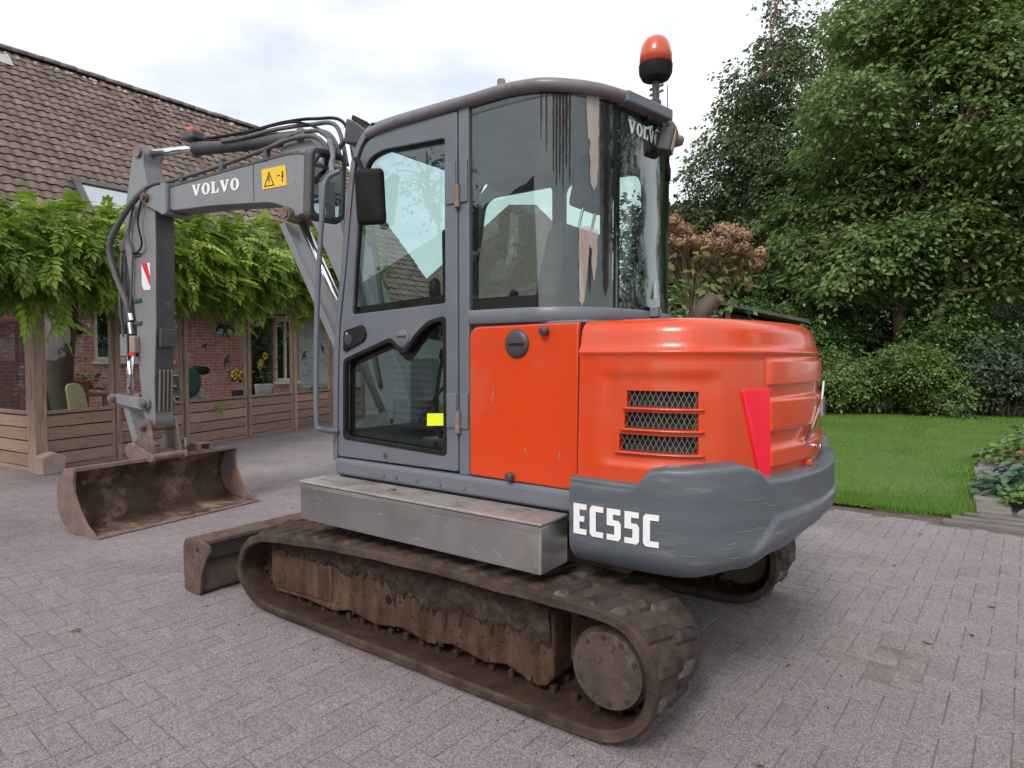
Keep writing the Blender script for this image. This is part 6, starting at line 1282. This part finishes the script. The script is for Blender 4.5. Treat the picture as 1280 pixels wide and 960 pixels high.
# shrubs along the back of the lawn
def shrub(name, label, px, dep, w_, h, leaf, n, size, seed, z0=.15, L_=.30, group='shrubs behind the lawn'):
    rr = random.Random(seed); lobes = lob(rr, 9, 0, z0 + h * .5, w_ * .85, h * .75, w_ * .6, h * .26, h * .36)
    tree(name, label, G(px, dep), [([(.1 * k - .1, .05 * k, 0), (.2 * k - .2, .1 * k, h * .4), (.35 * k - .3, .1 * k, h * .8)], .03, .012) for k in (-1, 0, 1, 2)], lobes, n, leaf, BARK, size, L_, 16, seed, group, 'shrub', True, .5, stemname='stem')
shrub('field_maple_shrub', 'spreading mid green shrub under the forked hornbeam trunk', 1095, 16.0, 4.0, 1.75, LF_M, 1500, .085, 21)
shrub('field_maple_shrub', 'rounded green shrub close behind the engine hood', 1020, 16.4, 3.2, 1.9, LF_M, 1200, .085, 22)
shrub('laurel_shrub', 'tall glossy dark laurel shrub beside the pale leaning trunk', 1232, 16.4, 3.4, 3.0, LF_L, 1500, .12, 23)
shrub('field_maple_shrub', 'low green shrub between laurel and spreading shrub', 1168, 15.4, 2.2, 1.5, LF_M, 900, .08, 24)
shrub('buddleia_shrub', 'grey green shrub with narrow leaves at the lawn edge', 1262, 15.2, 2.2, 1.9, mat('grey_green_leaf', (.04, .075, .04), (.075, .12, .07), .6, rough=.6, island=.22, trans=.2), 900, .10, 25)
shrub('laurel_shrub', 'dark laurel shrub at the end of the shed roof', 985, 17.5, 3.6, 3.2, LF_L, 1300, .12, 26)
shrub('laurel_shrub', 'blue green laurel shrub rising over the shed', 905, 18.0, 3.6, 3.5, LF_L, 1300, .12, 27)
shrub('laurel_shrub', 'dark laurel shrub partly hidden behind the cab', 830, 18.5, 4.0, 2.8, LF_L, 900, .12, 28)
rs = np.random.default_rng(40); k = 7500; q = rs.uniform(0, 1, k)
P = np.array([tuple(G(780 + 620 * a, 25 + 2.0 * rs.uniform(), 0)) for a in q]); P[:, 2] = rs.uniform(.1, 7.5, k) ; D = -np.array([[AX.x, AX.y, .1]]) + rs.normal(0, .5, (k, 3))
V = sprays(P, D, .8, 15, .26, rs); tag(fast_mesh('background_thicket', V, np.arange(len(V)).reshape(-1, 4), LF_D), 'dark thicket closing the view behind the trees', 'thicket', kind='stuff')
# ---- dried hydrangea behind the machine
hy = thing('hydrangea', 'hydrangea bush with dried brown flower heads behind the engine hood', 'hydrangea', tuple(G(862, 6.6)))
HYB = mat('dried_floret', (.25, .155, .09), (.43, .29, .185), 3, rough=.9, island=.3, trans=.2); HYL = mat('hydrangea_leaf', (.10, .10, .03), (.17, .14, .05), 2, rough=.7, island=.3, trans=.2)
rr = random.Random(5); heads = []
for k in range(34):
    u = rr.uniform(-.3, .52); z = 2.62 - .14 * u + rr.uniform(-.10, .10) - (.12 if u > .5 else 0); heads.append(RT * u + AX * rr.uniform(-.25, .25) + Vector((0, 0, z)))
heads += [RT * .70 + Vector((0, 0, 2.47)), RT * .66 + Vector((0, 0, 2.36)), RT * .52 + Vector((0, 0, 2.40))]
for h in heads:
    rs = np.random.default_rng(int(abs(h.x * 1e4))); n = 300; v = rs.normal(0, 1, (n, 3)); v /= np.linalg.norm(v, axis=1, keepdims=True); P = np.array(tuple(h)) + v * np.array([.085, .085, .075]) * np.minimum(rs.uniform(.4, 1.2, (n, 1)), 1.15); a = rs.normal(0, 1, (n, 3)); a /= np.linalg.norm(a, axis=1, keepdims=True); c = np.cross(a, v); c /= np.linalg.norm(c, axis=1, keepdims=True); a = np.cross(v, c); sz = rs.uniform(.009, .017, (n, 1))
    V = np.stack([P + a * sz, P + c * sz, P - a * sz, P - c * sz], 1).reshape(-1, 3) + np.repeat(v * .006 * rs.normal(0, 1, (n, 1)), 4, 0); fast_mesh('flower_head', V, np.arange(len(V)).reshape(-1, 4), HYB, hy)
b = B()
for h in heads: b.tube([(0, 0, 0), (h.x * .05, h.y * .05, 1.3), (h.x * .25, h.y * .25, 2.1), (h.x * .7, h.y * .7, h.z - .12), tuple(h)], .006, 5, 4)
b.obj('stems', BARK, hy)
rs = np.random.default_rng(3); P = np.array([tuple(Vector((h.x * .75, h.y * .75, h.z - .22))) for h in heads]); V = sprays(P, rs.normal(0, 1, P.shape) + [0, 0, -.3], .25, 9, .11, rs); fast_mesh('foliage', V, np.arange(len(V)).reshape(-1, 4), HYL, hy)
P = np.stack([rs.normal(0, .22, 90), rs.normal(0, .22, 90), rs.uniform(1.2, 2.25, 90)], 1); V = sprays(P, rs.normal(0, 1, P.shape) + [0, 0, -.2], .28, 9, .10, rs); fast_mesh('lower_foliage', V, np.arange(len(V)).reshape(-1, 4), LF_M, hy)
# ---- flower bed to the right of the lawn
def bed_plant(name, label, cat, x, y, n, size, h, spread, m, seed, flower=None):
    rs = np.random.default_rng(seed); t = thing(name, label, cat, (x, y, 0)); a = rs.uniform(0, 6.28, n); r = np.sqrt(rs.uniform(0, 1, n)) * spread; z = h * (1 - .6 * (r / spread) ** 2) * rs.uniform(.5, 1, n)
    P = np.stack([np.cos(a) * r, np.sin(a) * r, z], 1); D = np.stack([np.cos(a), np.sin(a), rs.uniform(-.4, .5, n)], 1); V = sprays(P, D, size * .8, 3, size, rs); fast_mesh('foliage', V, np.arange(len(V)).reshape(-1, 4), m, t)
    b = B()
    for k in range(8): q = P[k * 3 % n]; b.tube([(0, 0, 0), (q[0] * .5, q[1] * .5, q[2] * .7), tuple(q)], .005, 5, 2)
    b.obj('stems', m, t)
    if flower:
        for k in range(3): q = P[k * 5 % n]; b = B(); b.lathe((q[0], q[1], q[2] + .06), (0, 0, 1), [(0, .006), (.015, .022), (.022, .026), (.026, .004)], 8); b.obj('blossom', flower, t)
PURP = mat('purple_petal', (.16, .10, .36), (.22, .15, .42), 9, rough=.6); HOST = mat('bed_leaf_blue', (.05, .11, .06), (.09, .17, .095), 2, rough=.5, island=.25, trans=.2); YG = mat('bed_leaf_yellow', (.12, .13, .025), (.22, .19, .04), 2, rough=.6, island=.3, trans=.25); RED_ = mat('bed_leaf_rust', (.16, .06, .035), (.24, .12, .05), 2, rough=.6, island=.3)
bed_plant('leafy_perennial', 'broad pale green leafy plant spilling over the boards', 'plant', -2.62, -5.2, 120, .15, .36, .42, HOST, 31, PURP)
bed_plant('leafy_perennial', 'yellowing leafy plant behind the broad leaved one', 'plant', -2.95, -5.7, 130, .12, .50, .42, YG, 32)
bed_plant('grassy_perennial', 'fresh green tuft beside the rough stones', 'plant', -2.72, -4.55, 260, .09, .26, .38, LF_M, 33, PURP)
bed_plant('leafy_perennial', 'rust tinged plant at the back of the flower bed', 'plant', -3.0, -6.6, 150, .11, .5, .45, RED_, 34)
bed_plant('leafy_perennial', 'mid green plant near the far end of the boards', 'plant', -2.72, -7.3, 200, .11, .45, .55, LF_M, 35, PURP)
bed_plant('leafy_perennial', 'tall green plant where bed and lawn curve away', 'plant', -3.1, -8.7, 220, .12, .6, .65, HOST, 36)
bed_plant('leafy_perennial', 'dark green plant with loose leaves at the back of the bed', 'plant', -3.7, -10.2, 220, .12, .65, .75, LF_M, 37)
bed_plant('leafy_perennial', 'low green cushion plant against the timber sleepers', 'plant', -3.2, -4.4, 220, .1, .25, .42, HOST, 38)
bed_plant('leafy_perennial', 'small seedling alone on the bare soil by the lawn', 'plant', *G(1212, 14.4)[:2], 24, .09, .2, .14, HOST, 39)
# ================================================================== SHED, and the farm building and tree that the cab windows mirror
sh = thing('shed', 'low dark wooden shed with sloping roof under the trees', 'shed', tuple(G(905, 13.0)))
MS = Matrix(((RT.x, AX.x, 0, 0), (RT.y, AX.y, 0, 0), (0, 0, 1, 0), (0, 0, 0, 1)))
SHW = mat('shed_boards', (.018, .017, .02), (.035, .032, .034), 3, rough=.7, stretch=(9, 9, 1), bump=.4)
b = B(); b.box((-1.6, 0, 0), (-.05, 2.2, 2.42), MS); b.obj('wall', SHW, sh)
b = B(); b.prism([(-.05, 0), (1.5, 0), (1.5, 2.06), (-.05, 2.38)], lambda x, z: MS @ Vector((x, .25, z)), lambda x, z: MS @ Vector((x, 2.2, z))); b.obj('side_wall', SHW, sh)
b = B(); b.prism([(-.3, 2.50), (1.6, 2.10), (1.6, 2.17), (-.3, 2.57)], lambda x, z: MS @ Vector((x, -.25, z)), lambda x, z: MS @ Vector((x, 2.4, z))); b.prism([(-1.8, 2.46), (-.3, 2.50), (-.3, 2.57), (-1.8, 2.53)], lambda x, z: MS @ Vector((x, -.2, z)), lambda x, z: MS @ Vector((x, 2.4, z))); b.obj('roof', mat('roofing_felt', (.05, .045, .045), (.085, .075, .07), 4, rough=.9, bump=.3), sh)
b = B(); b.box((.05, .1, 0), (.15, .2, 2.4), MS); b.obj('post', WOOD, sh)
b = B(); b.cyl(MS @ Vector((-.52, -.004, 2.12)), MS @ Vector((-.52, -.02, 2.12)), .17, n=24); sg_ = b.obj('round_sign', mat('sign_blue', (.04, .06, .16), (.06, .09, .2), 5, rough=.5), sh)
b = B(); b.lathe(MS @ Vector((-.52, -.021, 2.12)), -AX, [(0, .155), (.003, .155), (.0031, .12), (.0005, .118)], 28); b.box((-.62, -.027, 2.14), (-.42, -.0215, 2.17), MS); b.box((-.58, -.027, 2.19), (-.46, -.0215, 2.215), MS); b.obj('sign_print', WHITE, sg_)
bn_ = thing('farm_building', 'brown tiled farm building mirrored in the cab windows', 'building', (7.5, 13.5, 0))
b = B(); b.box((-6, -3, 0), (6, 4, 2.5)); b.obj('wall', BRICK, bn_)
b = B(); ridge = [(-4.0, 0, 5.9), (2.2, 0, 5.9)]; ea = [(-6.4, -3.5, 2.4), (6.4, -3.5, 2.4), (6.4, 4.5, 2.4), (-6.4, 4.5, 2.4)]; b.add(ea + ridge, [(0, 1, 5, 4), (1, 2, 5), (2, 3, 4, 5), (3, 0, 4)])
RTL = mat('far_roof_tiles', (.10, .075, .068), (.16, .12, .11), 7, rough=.85, bump=.6, bscale=12); b.obj('roof', RTL, bn_, solid=.1)
for k in range(2):
    b = B(); sdn = (Vector((0, 0, 5.9)) - Vector((0, -3.5, 2.4))).normalized(); c = Vector((-1.5 + 2.6 * k, -3.5, 2.4)) + sdn * 1.6; nn = Vector((0, -sdn.z, sdn.y)); b.add([c + nn * .09, c + nn * .09 + Vector((.8, 0, 0)), c + nn * .09 + Vector((.8, 0, 0)) + sdn * 1.0, c + nn * .09 + sdn * 1.0], [(0, 1, 2, 3)]); b.obj('roof_window', mat('pale_pane', (.5, .55, .6), rough=.2, flat=True), bn_, solid=.04)
ob = thing('outbuilding', 'brown tiled outbuilding seen through the cab windows', 'building', tuple(G(655, 21)))
b = B(); b.box((-4.3, .4, 0), (3.6, 6, 2.6), MS); b.obj('wall', BRICK, ob)
b = B(); b.add([MS @ Vector(p) for p in ((-4.8, 0, 2.5), (4.2, 0, 2.5), (4.2, 6.4, 2.5), (-4.8, 6.4, 2.5), (-.5, 3.2, 7.1), (.5, 3.2, 7.1))], [(0, 1, 5, 4), (1, 2, 5), (2, 3, 4, 5), (3, 0, 4)]); orf = b.obj('roof', mat('outbuilding_tiles', (.10, .07, .058), (.17, .125, .105), 9, rough=.85, bump=.8, bscale=9), ob, solid=.1)
b = B(); sd2 = Vector((0, 3.2, 4.5)).normalized(); c = Vector((1.0, 0, 2.5)) + sd2 * 2.2; nn = Vector((0, -sd2.z, sd2.y)); b.add([MS @ (c + nn * .1 + Vector((a, 0, 0)) + sd2 * e) for a, e in ((0, 0), (.8, 0), (.8, .7), (0, .7))], [(0, 1, 2, 3)]); b.obj('skylight', mat('pale_pane', (.5, .55, .6), rough=.2, flat=True), orf, solid=.04)
b = B(); b.box((-4.9, -.12, 2.42), (4.3, 0, 2.54), MS); b.obj('gutter', mat('pale_gutter', (.5, .52, .54), rough=.4, flat=True), ob)
an_ = thing('lean_to', 'low tiled lean-to with a pale gutter in front of the farm building', 'building', (4.5, 7.6, 0))
b = B(); b.box((-3, 0, 0), (3, 2.2, 1.75)); b.obj('wall', BRICK, an_); b = B(); b.add([(-3.2, -.3, 1.7), (3.2, -.3, 1.7), (3.2, 2.6, 2.75), (-3.2, 2.6, 2.75)], [(0, 1, 2, 3)]); b.obj('roof', RTL, an_, solid=.08); b = B(); b.box((-3.2, 2.5, 2.78), (3.2, 2.8, 2.86)); b.obj('gutter', mat('pale_gutter', (.5, .52, .54), rough=.4, flat=True), an_)
tree('young_tree', 'thin leaved young tree mirrored in the cab door window', (3.9, 5.0, 0), [([(0, 0, 0), (.05, 0, 1.2), (.1, .1, 2.4), (.0, .1, 4.0)], .06, .012)], lob(random.Random(9), 14, 0, 2.9, 1.8, 2.4, 1.8, .3, .5), 260, LF_A, BARK, .07, .4, 10, 13)
